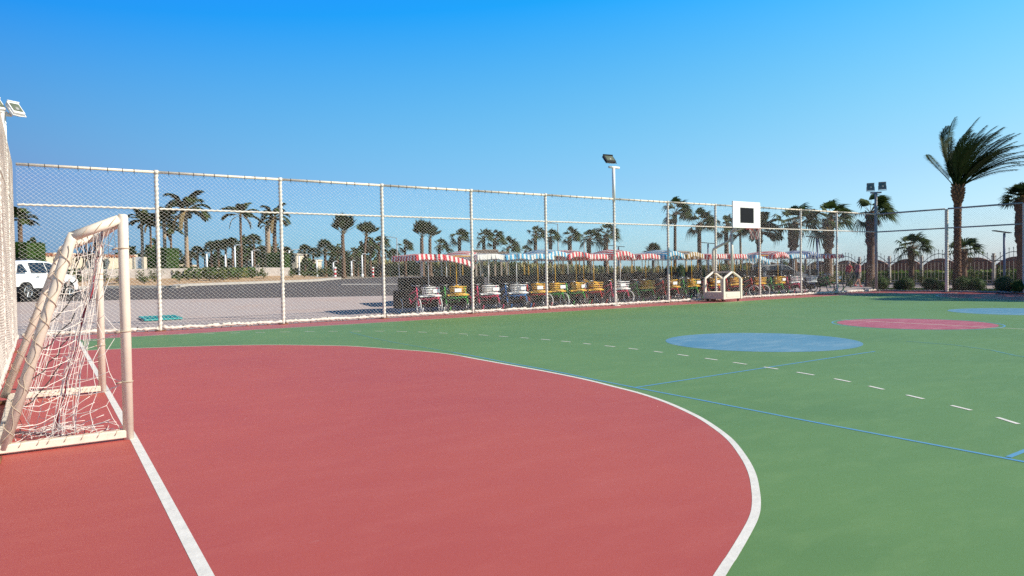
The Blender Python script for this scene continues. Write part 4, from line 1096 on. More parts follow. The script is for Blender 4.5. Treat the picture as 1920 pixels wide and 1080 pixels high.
# bollards, sign pillar, wall, grate, buildings, kiosk
def bollard(px, Z, label):
    g = spot(px, Z); t = thing('bollard', label, 'bollard', g, 0, 'red and white bollards')
    h = hgt(px, 501, Z)-g.z; h = max(.9, h); mb = MB()
    for k in range(5): mb.tube([(0, 0, h*.9*k/5), (0, 0, h*.9*(k+1)/5)], .10, 10, k % 2)
    mb.build('post', [M['cl_red'], M['whitepaint']], t, True)
    mb = MB(); mb.blob((0, 0, h*.93), .13, .13, .10, 12, 8); mb.build('cap', M['whitepaint'], t, True)
bollard(628, 55, 'red and white striped bollard at the end of the kerb bed'); bollard(699, 66, 'red and white striped bollard just left of the third fence post')
g = spot(262, 48); t = thing('sign_pillar', 'beige pillar framing a blank white sign panel beyond the road', 'sign', g, -YAW)
hh = hgt(262, 482, 48)-g.z; mb = MB()
for x in (-.32, .32): mb.box((x, 0, hh/2), (.16, .4, hh), 0, 0, .01)
mb.box((0, 0, .2), (.7, .5, .4)); mb.build('frame', M['wallbeige'], t)
mb = MB(); mb.box((0, -.02, hh/2+.1), (.46, .2, hh-.2)); mb.build('sign_panel', M['whitepaint'], t)
g0, g1 = spot(28, 54), spot(252, 66); d = (g1-g0); ang = math.atan2(d.y, d.x); L_ = d.to_2d().length
t = thing('garden_wall', 'beige rendered wall with clay tile coping beyond the white car', 'wall', g0, ang)
zb = max(g0.z, g1.z); hw_ = hgt(140, 480, 60)-zb
mb = MB(); mb.box((L_/2, 0, hw_/2-.2), (L_, .3, hw_+.4)); 
for k in range(8): mb.box((L_*k/7, 0, hw_/2), (.45, .42, hw_+.5), 0, 0, .01)
mb.build('wall', M['wallbeige'], t)
mb = MB()
for k in range(int(L_/.3)): mb.tube([(k*.3+.15, -.28, hw_+.03), (k*.3+.15, 0, hw_+.14), (k*.3+.15, .28, hw_+.03)], .11, 6)
mb.build('coping', M['tile'], t)
wp = [spot(150, 42), spot(250, 45), spot(300, 46), spot(360, 47.5), spot(420, 49.5), spot(480, 52), spot(540, 56)]
mb = MB()
for i in range(len(wp)-1):
    a, b = wp[i], wp[i+1]; c = (a+b)/2; dd = b-a; mb.box((c.x, c.y, c.z+.62), (dd.to_2d().length+.05, .35, .74), math.atan2(dd.y, dd.x), 0, .02)
tag(mb.build('stone_wall', M['stone']), 'low grey stone retaining wall at the back of the sand bed', 'wall')
g = (at(268, 601)+at(332, 596))/2
t = thing('drain_grate', 'turquoise slatted drain grate lying on the paving left of the first post', 'drain grate', (g.x, g.y, terrain(g.x, g.y)+.02), .05)
t.rotation_euler = (.04, 0, .05)
mb = MB()
for k in range(12): mb.box((-.46+.083*k, 0, .035), (.045, 1.0, .03))
mb.build('slat_panel', M['teal'], t)
mb = MB()
for y in (-.54, .54): mb.box((0, y, .03), (1.12, .07, .05))
for x in (-.52, .52): mb.box((x, 0, .03), (.07, 1.0, .05))
mb.build('rim', M['teal'], t)
def house(px, Z, wpx, ytop, label, m, depth=6., storeys=1, roof='flat'):
    g = spot(px, Z); w = wpx*Z/FPX; h = hgt(px, ytop, Z)-g.z
    t = thing('house', label, 'building', g, -YAW); mb = MB(); mb.box((0, 0, h/2-.2), (w, depth, h+.4)); mb.build('wall', m, t)
    mb = MB()
    if roof == 'flat':
        mb.box((0, 0, h+.06), (w+.3, depth+.3, .26), 0, 0, .02); mb.build('roof', m, t)
    else:
        mb.poly_prism([(-w/2-.3, h), (w/2+.3, h), (0, h+w*.22)], -depth/2-.3, depth/2+.3); mb.build('roof', M['tile'], t)
    n = max(2, int(w/2.2))
    for s_ in range(storeys):
        for k in range(n):
            x = -w/2+w*(k+.5)/n; z = h*(s_+.55)/storeys
            mb = MB(); mb.box((x, -depth/2-.01, z), (w/n*.5, .06, h/storeys*.42)); mb.build('window', M['glassdark'], t)
house(491, 100, 14, 489, 'small cream house left of the second fence post', M['wallbeige']); house(556, 114, 22, 478, 'cream two storey house right of the second fence post', M['wallbeige'], storeys=2)
house(523, 115, 22, 470, 'cream house partly hidden behind the second fence post', M['wallbeige']); house(339, 95, 20, 499, 'low pale building right of the tall clipped hedge', M['wallbeige'])
house(588, 118, 12, 489, 'tiny pale house above the kerb end bushes', M['wallbeige'])
house(20, 66, 26, 462, 'beige house with tiled roof behind the left edge palm', M['wallbeige'], roof='gable')
g = spot(455, 92); t = thing('awning', 'pale turquoise awning far behind the lamp posts', 'awning', g, -YAW); hh = hgt(455, 492, 92)-g.z
mb = MB(); mb.box((0, 0, hh), (3.2, 2, .12), 0, 0, .02); mb.quad((-1.6, -1.0, hh-.06), (1.6, -1.0, hh-.06), (1.6, -1.1, hh-.9), (-1.6, -1.1, hh-.9)); mb.build('canopy', M['tealpale'], t)
mb = MB()
for x in (-1.5, 1.5):
    for y in (-.9, .9): mb.tube([(x, y, 0), (x, y, hh)], .05, 6)
mb.build('frame', M['lampwhite'], t)
g = spot(920, 48); t = thing('kiosk', 'open kiosk with pale wooden posts and a flat thatched roof behind the white canopy', 'kiosk', g, -YAW)
hk = hgt(915, 478, 48)-g.z
mb = MB()
for x in (-.95, -.6, -.1, .3, .75, 1.1):
    mb.box((x, -.6 if x not in (-.6, .3) else .6, hk/2), (.11, .11, hk), 0, 0, .01)
mb.build('post', M['wood'], t)
mb = MB(); mb.box((0, 0, hk+.10), (2.5, 1.8, .16), 0, 0, .03); mb.box((-.3, 0, hk+.26), (1.7, 1.2, .18), 0, 0, .05); mb.build('roof', M['thatch'], t)

# ------------------------------------------------------------------ cars
def car(label, g, rz, paint, scale=1.):
    t = thing('parked_car', label, 'car', g, rz); t.scale = (scale,)*3
    # side profile along x (rear -x), loft across width
    prof = [(-2.18, .45), (-2.22, .75), (-2.16, 1.02), (-2.0, 1.10), (-1.72, 1.50), (-1.55, 1.60), (-.6, 1.655), (.35, 1.60), (.62, 1.50), (1.15, 1.08), (1.9, .98), (2.2, .80), (2.24, .45), (2.1, .30), (-2.05, .30)]
    mb = MB(); n = len(prof); ws = []
    for x, z in prof:
        hw = .90 if z < 1.08 else .90-.20*(z-1.08)/.55
        if abs(x) > 1.9: hw -= .10*(abs(x)-1.9)/.3
        ws.append(hw)
    for sy in (-1, -.82, .82, 1):
        for (x, z), hw in zip(prof, ws):
            k = 1 if abs(sy) < 1 else 0
            cx, cz = x, z
            if not k: cx, cz = x*.985, .9+(z-.9)*.95
            mb.v.append((cx, hw*sy, cz))
    for l in range(3):
        for i in range(n):
            j = (i+1) % n; mb.face((l*n+i, l*n+j, (l+1)*n+j, (l+1)*n+i))
    mb.face(tuple(range(n-1, -1, -1))); mb.face(tuple(3*n+i for i in range(n)))
    mb.build('body', paint, t, False)
    for sy in (-1, 1):
        y = sy*.80
        def pane(pts):
            k = MB(); q = []
            for x, z in pts:
                hw = .90-.20*(z-1.08)/.55 if z > 1.08 else .90; q.append((x, sy*(hw+.012), z))
            if sy < 0: q = q[::-1]
            b = len(k.v); k.v = q; k.face(tuple(range(len(q))))
            k.build('window', M['glassdark'], t)
        pane([(-1.80, 1.14), (-1.25, 1.14), (-1.42, 1.47), (-1.62, 1.47)]); pane([(-.95, 1.14), (-.05, 1.12), (-.10, 1.55), (-1.05, 1.53)]); pane([(.02, 1.12), (.98, 1.10), (.52, 1.46), (.30, 1.52), (-.03, 1.55)])
        k = MB(); k.box((-.62, sy*.915, .98), (.22, .03, .035), 0, 0, .008); k.build('door_handle', M['cargrey'], t)
        k = MB(); k.box((-2.08, sy*.80, .88), (.22, .18, .26), 0, 0, .03); k.build('tail_light', M['redlens'], t)
        k = MB(); k.box((-.7, sy*.62, 1.70), (1.7, .05, .04), 0, 0, .01); k.build('roof_rail', M['black'], t)
        k = MB(); k.box((0, sy*.90, .40), (2.2, .05, .16), 0, 0, .01); k.box((-2.0, sy*.82, .45), (.4, .18, .22)); k.build('trim', M['black'], t)
        for x in (-1.33, 1.36):
            k = MB(); k.ring((x, sy*.905, .36), .40, .035, (0, 1, 0), 24, 6, 0, 0, PI); k.tube([(x, sy*.80, .36), (x, sy*.912, .36)], .385, 24); k.build('wheel_arch', M['black'], t)
            k = MB(); k.tube([(x, sy*.70, .345), (x, sy*.905, .345), (x, sy*.925, .345)], [.345, .345, .31], 28); w = k.build('wheel', M['tyre'], t, False)
            k = MB(); k.ring((x, sy*.935, .345), .225, .018, (0, 1, 0), 24, 6)
            for q in range(10):
                a = 2*PI*q/10; k.tube([(x, sy*.938, .345), (x+.22*math.cos(a), sy*.938, .345+.22*math.sin(a))], .014, 5)
            k.build('rim', M['chrome'], w)
    k = MB(); k.v = [(-2.05, -.70, 1.12), (-2.05, .70, 1.12), (-1.78, .62, 1.48), (-1.78, -.62, 1.48)]; k.face((0, 3, 2, 1)); k.build('rear_window', M['glassdark'], t)
    k = MB(); k.v = [(1.14, -.72, 1.12), (1.14, .72, 1.12), (.68, .62, 1.50), (.68, -.62, 1.50)]; k.face((0, 1, 2, 3)); k.build('windscreen', M['glassdark'], t)
ca, sa = math.cos(.98), math.sin(.98); g = at(52, 565.5); g = V((g.x+ca*1.33-sa*.9, g.y+sa*1.33+ca*.9, 0))
car('white estate car parked on the road at the left, partly hidden by the goal', V((g.x, g.y, terrain(g.x, g.y)-.03)), .98, M['carwhite'])
g = spot(1456, 54); car('grey car roof showing behind the carts near the tenth post', g, -YAW+.2, M['cargrey'])

# ------------------------------------------------------------------ pedal carts
def wheel_mesh(r, ty):
    k = MB(); k.ring((0, 0, 0), r-.03, .008, (1, 0, 0), 24, 5)
    for q in range(14):
        a = 2*PI*q/14; k.tube([(0, 0, 0), (0, (r-.03)*math.cos(a), (r-.03)*math.sin(a))], .0032, 3, 0, False)
    k.tube([(-.05, 0, 0), (.05, 0, 0)], .022, 8)
    rim = k.mesh('wheel', M['chrome'], True); k = MB(); k.ring((0, 0, 0), r-.012, .019, (1, 0, 0), 28, 7); return rim, k.mesh('tyre', ty, True)
WR = .27
WH = {c: wheel_mesh(WR, M[c]) for c in ('whitetyre', 'tyre')}
def cart(i, x, y, frame, kit, cl, label, canopy='flat', white=True, rz=0., seat='vinyl'):
    rg = random.Random(90+i); F_, K_ = M[frame], M[kit]
    t = thing('pedal_cart', label, 'pedal cart', (x, y, terrain(x, y)), rz, 'four wheeled pedal carts parked along the fence')
    W, FY, RY = .43, -.05, 1.42      # half track, front axle, rear axle
    for sx in (-1, 1):
        for yy in (FY, RY):
            rim, ty = WH['whitetyre' if white else 'tyre']
            st = rg.uniform(-.35, .35) if yy == FY else 0
            w = obj('wheel', rim, t, (sx*W, yy, WR), st); obj('tyre', ty, w)
        k = MB(); k.ring((sx*W, FY, WR), WR+.03, .022, (1, 0, 0), 14, 5, 0, PI*.05, PI*.75); k.build('mudguard', M['fr_white'] if white else F_, t, True)
    k = MB(); r = .025
    for sx in (-1, 1):
        k.tube([(sx*W, FY, WR), (sx*W*.98, FY+.12, .62), (sx*W*.95, FY+.20, .92)], .028, 8)           # fork and head tube
        k.tube([(sx*W*.97, FY+.14, .66), (sx*W*.8, .62, .36), (sx*W*.8, .95, .62), (sx*W*.8, RY, WR)], r, 8)  # V frame
        k.tube([(sx*W*.8, .62, .36), (sx*W*.8, RY, WR)], r, 8); k.tube([(sx*W*.96, FY+.18, .84), (sx*W*.8, .95, .62)], r, 8)
        k.tube([(sx*W*.8, .95, .62), (sx*W*.8, 1.0, .80)], r, 8)
        k.tube([(sx*W*.8-.09, .62, .36), (sx*W*.8+.09, .62, .36)], .03, 8)
    k.tube([(-W, RY, WR), (W, RY, WR)], r, 8); k.tube([(-W*.8, .62, .36), (W*.8, .62, .36)], r, 8); k.tube([(-W, FY+.06, .52), (W, FY+.06, .52)], r, 8)
    k.build('frame', F_, t, True)
    for sx in (-1, 1):
        k = MB(); k.tube([(sx*.25-.17, .50, 1.0), (sx*.25-.10, .36, .98), (sx*.25+.10, .36, .98), (sx*.25+.17, .50, 1.0)], .014, 6); k.tube([(sx*.25, .36, .98), (sx*.25, .22, .78)], .016, 6); k.build('handlebar', M['chrome'], t, True)
    # front basket rack
    k = MB(); bw, bd = .26, .16
    for z, g in ((.68, .86), (.76, .92), (.84, .97), (.93, 1.02)):
        k.tube([(-bw*g, -.12-bd*g, z), (bw*g, -.12-bd*g, z), (bw*g, -.12+bd*g, z), (-bw*g, -.12+bd*g, z), (-bw*g, -.12-bd*g, z)], .0125, 5)
    for q in range(8):
        u = -1+2*q/7; k.tube([(bw*.86*u, -.12-bd*.86, .68), (bw*1.02*u, -.12-bd*1.02, .93)], .008, 4)
        k.tube([(bw*.86*u, -.12+bd*.86, .68), (bw*1.02*u, -.12+bd*1.02, .93)], .008, 4); k.tube([(bw*.86*u, -.12-bd*.86, .68), (bw*.86*u, -.12+bd*.86, .68)], .008, 4)
    k.box((0, -.14, .62), (W*2.0, .045, .045)); k.tube([(-W, FY, .64), (W, FY, .64)], .02, 6)
    if kit == 'fr_yellow':
        for q in range(6): k.box((-.16+.3*rg.random(), -.24+.2*rg.random(), .80+.1*q*.3), (.16, .02, .03))
    k.build('basket', K_, t)
    if rg.random() < .75:
        sgn = rg.choice((-.1, .08, .14)); k = MB(); k.box((sgn, -.31, .80), (.27, .012, .13)); k.build('number_plate', M['whitepaint'], t)
    # seat
    k = MB(); k.box((0, 1.02, .80), (1.08, .42, .12), 0, 0, .03); k.build('seat', M[seat], t)
    k = MB(); k.box((0, 1.26, 1.05), (1.08, .09, .44), 0, 0, .03); k.build('backrest', M[seat], t)
    k = MB(); k.box((0, 1.56, .48), (.98, .46, .66), 0, 0, .03); k.box((0, .78, .40), (.66, .62, .05)); k.box((0, .98, .58), (.90, .34, .30), 0, 0, .02); k.build('dark_fill_box', M['vinyl'], t)  # black boxes enlarged as dark fill for the gloom under the cart
    for sx in (-1, 1):
        k = MB(); k.tube([(sx*W*.8, .62, .36), (sx*W*.8, .62, .37)], .10, 16); k.box((sx*W*.8, .62-.17, .36), (.10, .08, .03)); k.box((sx*W*.8, .62+.17, .36), (.10, .08, .03)); k.box((sx*W*.8, .95, .33), (.05, .75, .10)); k.build('chain_guard', M['vinyl'], t)
    # posts of the canopy
    zt = 2.02
    k = MB(); k.tube([(0, -.02, .9), (0, .0, zt)], .017, 7)
    for sx in (-1, 1): k.tube([(sx*.45, 1.32, .82), (sx*.45, 1.36, zt)], .017, 7)
    k.tube([(-.45, 1.30, 1.24), (.45, 1.30, 1.24)], .015, 6)
    k.tube([(-.55, -.2, zt), (.55, -.2, zt), (.55, 1.55, zt), (-.55, 1.55, zt), (-.55, -.2, zt)], .014, 6); k.tube([(-.55, 0, zt), (.55, 0, zt)], .014, 6)
    k.build('canopy_frame', K_ if canopy != 'none' else M['fr_yellow'], t, True)
    if canopy == 'none': 
        return t
    # striped canopy with hanging scalloped edge
    cw, y0, y1 = .60, -.26, 1.62; n = 14; tilt = {'flat': 0, 'dome': 0, 'tip': .30, 'arch': .0}[canopy]; rise = {'flat': .07, 'dome': .26, 'tip': .10, 'arch': .22}[canopy]
    k = MB()
    def top(u, v):
        z = zt+.03+rise*(1-(2*u-1)**2)*(.6+.4*math.sin(PI*v)) - tilt*(1-v)*(u) + .012*math.sin(9*u+7*v+i)
        return V((-cw+2*cw*u, y0+(y1-y0)*v, z))
    nv = 6
    for a in range(n):
        for b in range(nv): k.quad(top(a/n, b/nv), top((a+1)/n, b/nv), top((a+1)/n, (b+1)/nv), top(a/n, (b+1)/nv), a % 2)
    hv = .20
    def val(p, q, m, nrm):
        d = V((0, 0, -hv)); o_ = V(nrm)*rg.uniform(.0, .05); mid = (p+q)/2
        k.quad(p, q, q+d*.85+o_, p+d*.85+o_, m); k.tri(p+d*.85+o_, q+d*.85+o_, mid+d+o_, m)
    for a in range(n):
        val(top(a/n, 0), top((a+1)/n, 0), a % 2, (0, -1, 0)); val(top(a/n, 1), top((a+1)/n, 1), a % 2, (0, 1, 0))
    ns = 18
    for b in range(ns):
        val(top(0, b/ns), top(0, (b+1)/ns), b % 2, (-1, 0, 0)); val(top(1, b/ns), top(1, (b+1)/ns), b % 2, (1, 0, 0))
    k.build('canopy', [M[cl], M['cl_white']], t)
    return t
def cx_at(px, y=22.05):
    d = ray(px, 560); return d.x*y/d.y
CARTS = [(806, 'fr_pink', 'fr_white', 'cl_red', 'pink framed cart with white basket and red striped canopy, leftmost in the row', 'flat', 1),
         (858, 'fr_green', 'fr_yellow', 'cl_red', 'green framed cart with yellow basket under a lopsided red striped canopy', 'tip', 0),
         (917, 'fr_pink', 'fr_white', 'cl_white', 'pink framed cart with white basket and plain white canopy', 'flat', 1),
         (967, 'fr_blue', 'fr_white', 'cl_blue', 'blue framed cart with white basket and blue striped canopy', 'flat', 1),
         (1008, 'fr_red', 'fr_yellow', 'cl_blue', 'red framed cart with yellow basket and blue canopy left of the fifth post', 'flat', 0),
         (1043, 'fr_green', 'fr_yellow', 'cl_blue', 'green framed cart with clear white wheels and bulging blue canopy', 'dome', 1),
         (1081, 'fr_green', 'fr_yellow', 'cl_red', 'green framed yellow basket cart with an arched red canopy tipping right', 'arch', 1),
         (1117, 'fr_red', 'fr_yellow', 'cl_red', 'red framed yellow basket cart left of the light pole', 'flat', 0),
         (1163, 'fr_pink', 'fr_white', 'cl_red', 'pink framed white basket cart with a domed red canopy right of the light pole', 'dome', 1),
         (1210, 'fr_green', 'fr_yellow', 'cl_red', 'green framed cart with low red canopy between light pole and seventh post', 'flat', 0),
         (1258, 'fr_red', 'fr_yellow', 'cl_blue', 'red framed cart with blue canopy at the seventh fence post', 'dome', 0),
         (1300, 'fr_green', 'fr_yellow', 'cl_yellow', 'green framed cart with a dull yellow canopy left of the basketball stand', 'arch', 1),
         (1340, 'fr_red', 'fr_yellow', 'cl_red', 'red framed cart seen through the basketball stand left side', 'flat', 0),
         (1380, 'fr_red', 'fr_yellow', 'cl_red', 'red framed cart seen at the right side of the basketball stand', 'flat', 1),
         (1424, 'fr_red', 'fr_yellow', 'cl_blue', 'red framed cart with a sagging blue canopy left of the ninth post', 'tip', 1),
         (1461, 'fr_green', 'fr_yellow', 'cl_red', 'green framed cart with red canopy right of the ninth post', 'arch', 0),
         (1490, 'fr_pink', 'fr_white', 'cl_blue', 'pink framed white masted cart with a pale blue canopy', 'flat', 0),
         (1521, 'fr_navy', 'fr_white', 'cl_navy', 'dark framed white masted cart with a deep blue domed canopy', 'dome', 0),
         (1566, 'fr_green', 'fr_yellow', 'cl_red', 'green framed black tyred cart, last in the row by the corner', 'flat', 0)]
for i, (px, fr, kit, cl, lb, cp, wh) in enumerate(CARTS):
    cart(i, cx_at(px), 22.05+rnd.uniform(-.08, .12), fr, kit, cl, lb, cp, i in (0, 5, 8, 14), rnd.uniform(-.06, .06))

REAR = [(838, 'fr_blue', 'fr_white', 'cl_blue', 'rear row cart with a blue canopy edge showing over the two leftmost red canopies', 'flat'), (893, 'fr_red', 'fr_yellow', 'cl_red', 'rear row cart whose red stripes show above the plain white canopy', 'dome'),
        (989, 'fr_green', 'fr_yellow', 'cl_blue', 'rear row cart behind the gap between the two flat blue canopies', 'flat'), (1062, 'fr_red', 'fr_white', 'cl_blue', 'rear row cart with blue canopy behind the bulging blue and arched red ones', 'dome'),
        (1100, 'fr_green', 'fr_yellow', 'cl_red', 'rear row cart behind the arched red canopy left of the light pole', 'flat'), (1146, 'fr_blue', 'fr_yellow', 'cl_red', 'rear row cart right behind the slim light pole', 'flat'),
        (1188, 'fr_red', 'fr_yellow', 'cl_red', 'rear row cart between the domed red canopy and the low red canopy', 'flat'), (1236, 'fr_green', 'fr_yellow', 'cl_navy', 'rear row cart with a deep blue canopy left of the seventh post', 'flat'),
        (1282, 'fr_red', 'fr_yellow', 'cl_navy', 'rear row cart with a deep blue canopy over the dull yellow one', 'dome'), (1404, 'fr_green', 'fr_yellow', 'cl_blue', 'rear row cart with a blue canopy under the backboard', 'flat'), (1446, 'fr_red', 'fr_white', 'cl_red', 'rear row cart with a red canopy behind the ninth post', 'flat')]
for i, (px, fr, kit, cl, lb, cp) in enumerate(REAR):
    cart(30+i, cx_at(px, 24.9), 24.9+rnd.uniform(-.2, .3), fr, kit, cl, lb, cp, False, rnd.uniform(-.2, .2))

# ------------------------------------------------------------------ people
def person(label, g, rz, joints, edges, cloth, head_mat, shoes=True, hat=None):
    """joints: name -> (pos, radius); skin grown over edges; cloth: list of (part name, material, test(p, bone))"""
    names = list(joints); idx = {n: i for i, n in enumerate(names)}
    me = bpy.data.meshes.new('person'); me.from_pydata([joints[n][0] for n in names], [(idx[a], idx[b]) for a, b in edges], [])
    o = bpy.data.objects.new('tmp_person', me); COL.objects.link(o)
    o.modifiers.new('s', 'SKIN'); me.skin_vertices[0].data[0].use_root = True
    for n in names: me.skin_vertices[0].data[idx[n]].radius = (joints[n][1], joints[n][1])
    me.skin_vertices[0].data[0].use_root = True
    sub = o.modifiers.new('d', 'SUBSURF'); sub.levels = 2; sub.render_levels = 2
    dg = bpy.context.evaluated_depsgraph_get(); ev = bpy.data.meshes.new_from_object(o.evaluated_get(dg)); bpy.data.objects.remove(o)
    ev.materials.clear(); ev.materials.append(M['skin']); ev.name = 'person'
    ev.polygons.foreach_set('use_smooth', [True]*len(ev.polygons))
    p = bpy.data.objects.new('person', ev); COL.objects.link(p); p.location = g; p.rotation_euler = (0, 0, rz); tag(p, label, 'person', None)
    pts = {n: V(joints[n][0]) for n in names}
    def bone(q):
        best = None
        for a, b in edges:
            A, B = pts[a], pts[b]; ab = B-A; t_ = max(0, min(1, (q-A).dot(ab)/max(1e-9, ab.dot(ab)))); d = (q-A-ab*t_).length-(joints[a][1]*(1-t_)+joints[b][1]*t_)
            if best is None or d < best[0]: best = (d, a, b, t_)
        return best
    pb = [bone(f.center) for f in ev.polygons]
    for nm, m, test, grow in cloth:
        k = MB(); mp = {}
        for f, b in zip(ev.polygons, pb):
            if test(f.center, b):
                ids = []
                for vi in f.vertices:
                    if vi not in mp:
                        mp[vi] = len(k.v); v_ = ev.vertices[vi]; q = v_.co+v_.normal*grow; k.v.append(tuple(q))
                    ids.append(mp[vi])
                k.face(tuple(ids))
        if k.f: k.build(nm, m, p, True)
    h = pts['head']; k = MB()
    k.blob((h.x, h.y+.012, h.z+.035), .088, .10, .095, 14, 9); k.build('hair', head_mat, p, True)
    k = MB()
    for sx in (-1, 1): k.blob((h.x+sx*.033, h.y-.088, h.z+.01), .012, .008, .008, 8, 6, 1); k.blob((h.x+sx*.082, h.y, h.z), .014, .025, .032, 8, 6, 0)
    k.blob((h.x, h.y-.10, h.z-.02), .014, .022, .022, 8, 6, 0); k.blob((h.x, h.y-.086, h.z-.055), .026, .010, .008, 8, 6, 2); k.build('face', [M['skin'], M['black'], M['shirtred']], p, True)
    return p
def body(step, lean=.0, hand_r=(.22, -.22, .95), hand_l=(-.22, -.1, .85), belly=0.):
    J = {'pelvis': ((0, 0, .93), .135+belly*.5), 'waist': ((0, -.01-lean*.4, 1.10), .125+belly), 'chest': ((0, -.02-lean*.8, 1.30), .145+belly*.4), 'neck': ((0, -.03-lean, 1.47), .055), 'head': ((0, -.045-lean*1.1, 1.60), .088), 'crown': ((0, -.04-lean*1.1, 1.69), .07)}
    E_ = [('pelvis', 'waist'), ('waist', 'chest'), ('chest', 'neck'), ('neck', 'head'), ('head', 'crown')]
    for s, n, hd, st in ((1, 'r', hand_r, step), (-1, 'l', hand_l, -step)):
        sh = V((s*.19, -.02-lean*.8, 1.40)); hd = V(hd); el = sh.lerp(hd, .5)+V((s*.03, .07, -.03))
        J.update({'sh'+n: (sh, .062), 'el'+n: (el, .043), 'wr'+n: (hd+(el-hd)*.12, .030), 'ha'+n: (hd, .034)})
        E_ += [('chest', 'sh'+n), ('sh'+n, 'el'+n), ('el'+n, 'wr'+n), ('wr'+n, 'ha'+n)]
        for q in range(5):
            fd = V(((q-2)*.011*s, -.035-(.008 if q in (1, 2, 3) else 0), -.055-(.012 if q == 2 else 0))) if q < 4 else V((-s*.03, -.03, -.02))
            J['f%d%s' % (q, n)] = (hd+fd, .0095); E_.append(('ha'+n, 'f%d%s' % (q, n)))
        kn = V((s*.10, -.04-st*.5, .50)); an = V((s*.10, -st+.05*(st < 0)*1, .10+.06*(st < 0))); to = an+V((s*.02, -.17, -.055))
        J.update({'hip'+n: (V((s*.10, 0, .88)), .098), 'kn'+n: (kn, .062), 'an'+n: (an, .042), 'to'+n: (to, .035)})
        E_ += [('pelvis', 'hip'+n), ('hip'+n, 'kn'+n), ('kn'+n, 'an'+n), ('an'+n, 'to'+n)]
    return J, E_
TORSO = ('pelvis', 'waist', 'chest')
def is_shirt(c, b): return (b[1] in TORSO and b[2] in TORSO+('neck',) and .98 < c.z < 1.46 and not (b[2] == 'neck' and b[3] > .6)) or (b[1] == 'chest' and b[2][:2] == 'sh') or (b[1][:2] == 'sh' and b[3] < .55)
def is_legs(lo): return lambda c, b: (c.z < 1.02 and c.z > lo and (b[1] in ('pelvis',) or b[1][:3] == 'hip' or b[1][:2] == 'kn' or b[2][:3] == 'hip' or (b[1], b[2]) == ('pelvis', 'waist')))
def is_shoe(c, b): return b[1][:2] == 'an' or (b[1][:2] == 'kn' and b[3] > .93)
J, E_ = body(.16, .05, (.24, -.34, 1.02), (-.20, -.28, 1.00))
gp = at(1590, 538.5)
person('person in a red top and dark trousers walking beyond the corner of the fence', gp, 1.25, J, E_, [('shirt', M['shirtred'], is_shirt, .016), ('trousers', M['trouser'], is_legs(.10), .016), ('shoes', M['black'], is_shoe, .012)], M['hairgrey'])
J, E_ = body(.24, .02, (.27, -.20, .92), (-.27, .05, .90), .03)
gq = at(1608, 538.8)
person('person in a pink shirt and dark shorts walking beside the person in red', gq, 1.1, J, E_, [('shirt', M['shirtpink'], is_shirt, .018), ('shorts', M['shorts'], is_legs(.58), .022), ('shoes', M['shirtred'], is_shoe, .012)], M['hairdark'])
mb = MB(); a = at(1583, 541); b = CAM+ray(1613, 490)*((gq-CAM).dot(CF)-.2)
mb.tube([a+V((0, 0, .01)), a.lerp(b, .35), a.lerp(b, .75), b], [.02, .055, .045, .015], 8)
tag(mb.build('folded_parasol', M['black'], None, True), 'long black folded parasol slanting up between the two walking people', 'parasol')

# ------------------------------------------------------------------ sun, sky, camera
SUN = V((.66, -.75, 0)).normalized()*math.cos(math.radians(35)) + V((0, 0, math.sin(math.radians(35))))
sl = bpy.data.lights.new('sun', 'SUN'); sl.energy = 5.0; sl.angle = math.radians(.53); sl.color = (1, .91, .76)
so = bpy.data.objects.new('sun', sl); COL.objects.link(so); so.rotation_euler = (-SUN).to_track_quat('-Z', 'Y').to_euler(); so.location = (30, -40, 40)
SKYC = ((.586, .864, 4.435, -16.27, -.349, -.939, .143), (.63, .824, 7.17, -11.038, 3.1, .061, -.692), (1.585, .853, -1.354, 12.331, .6, -1.83, -.982))
w = bpy.data.worlds.new('World'); scene.world = w; w.use_nodes = True
nt = w.node_tree; bg = nt.nodes['Background']; sky = nt.nodes.new('ShaderNodeTexSky'); sky.sky_type = 'NISHITA'; sky.sun_disc = False
sky.sun_elevation = math.radians(35); sky.sun_rotation = math.atan2(SUN.x, SUN.y); sky.altitude = 0; sky.air_density = 1.0; sky.dust_density = .6; sky.ozone_density = 2.0
sky.dust_density = .3; sky.ozone_density = 3
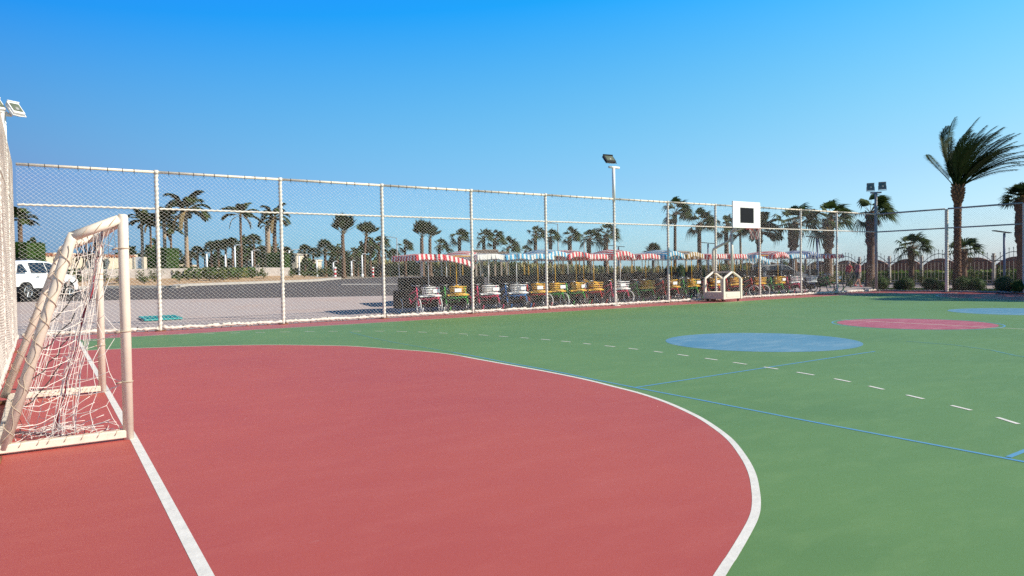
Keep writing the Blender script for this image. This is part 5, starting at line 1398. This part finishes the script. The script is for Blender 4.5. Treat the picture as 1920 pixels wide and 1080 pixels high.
# the sky deepens away from the sun: tint by world direction (east-west slope and height), as the air over the sea does
N_, L_ = nt.nodes, nt.links
geo = N_.new('ShaderNodeTexCoord'); sep = N_.new('ShaderNodeSeparateXYZ'); L_.new(geo.outputs['Generated'], sep.inputs[0])
dt = N_.new('ShaderNodeVectorMath'); dt.operation = 'DOT_PRODUCT'; L_.new(geo.outputs['Generated'], dt.inputs[0]); dt.inputs[1].default_value = (.829, -.559, 0)
def math_(op, a, b=None, clamp=None):
    n = N_.new('ShaderNodeMath'); n.operation = op
    for k, v in enumerate((a, b)):
        if v is None: continue
        if isinstance(v, (int, float)): n.inputs[k].default_value = v
        else: L_.new(v, n.inputs[k])
    return n.outputs[0]
ax = math_('MINIMUM', math_('MAXIMUM', dt.outputs['Value'], -.6), .6); zz = math_('MINIMUM', math_('MAXIMUM', sep.outputs['Z'], 0.), .38); z2 = math_('MULTIPLY', zz, zz)
zen = math_('SUBTRACT', 1., math_('MINIMUM', math_('MULTIPLY', math_('MAXIMUM', math_('SUBTRACT', sep.outputs['Z'], .37), 0.), 3.2), .84))
cmb = N_.new('ShaderNodeCombineXYZ')
low = math_('MAXIMUM', math_('SUBTRACT', .12, zz), 0.); axz = math_('MULTIPLY', ax, zz)
ax2 = math_('MULTIPLY', ax, ax)
for k, (a, b, c, d, e, f_, h_) in enumerate(SKYC):
    v = math_('ADD', math_('ADD', math_('MULTIPLY', ax, b), a), math_('ADD', math_('MULTIPLY', zz, c), math_('MULTIPLY', z2, d)))
    v = math_('ADD', v, math_('ADD', math_('ADD', math_('MULTIPLY', low, e), math_('MULTIPLY', ax2, h_)), math_('MULTIPLY', axz, f_)))
    L_.new(math_('MULTIPLY', math_('MINIMUM', math_('MAXIMUM', v, .13), 2.6), zen), cmb.inputs[k])
mu = N_.new('ShaderNodeVectorMath'); mu.operation = 'MULTIPLY'; L_.new(sky.outputs['Color'], mu.inputs[0]); L_.new(cmb.outputs[0], mu.inputs[1])
L_.new(mu.outputs[0], bg.inputs['Color']); bg.inputs['Strength'].default_value = .077
cd = bpy.data.cameras.new('camera'); cd.sensor_width = 36; cd.lens = 36*FPX/1920; cd.clip_end = 5000; cd.clip_start = .05
co = bpy.data.objects.new('camera', cd); COL.objects.link(co)
co.matrix_world = Matrix(((CR.x, CU.x, -CF.x, CAM.x), (CR.y, CU.y, -CF.y, CAM.y), (CR.z, CU.z, -CF.z, CAM.z), (0, 0, 0, 1)))
scene.camera = co
scene.view_settings.view_transform = 'Standard'; scene.view_settings.look = 'None'; scene.view_settings.exposure = .38; scene.view_settings.gamma = 1
scene.render.engine = 'CYCLES'; scene.cycles.use_denoising = False
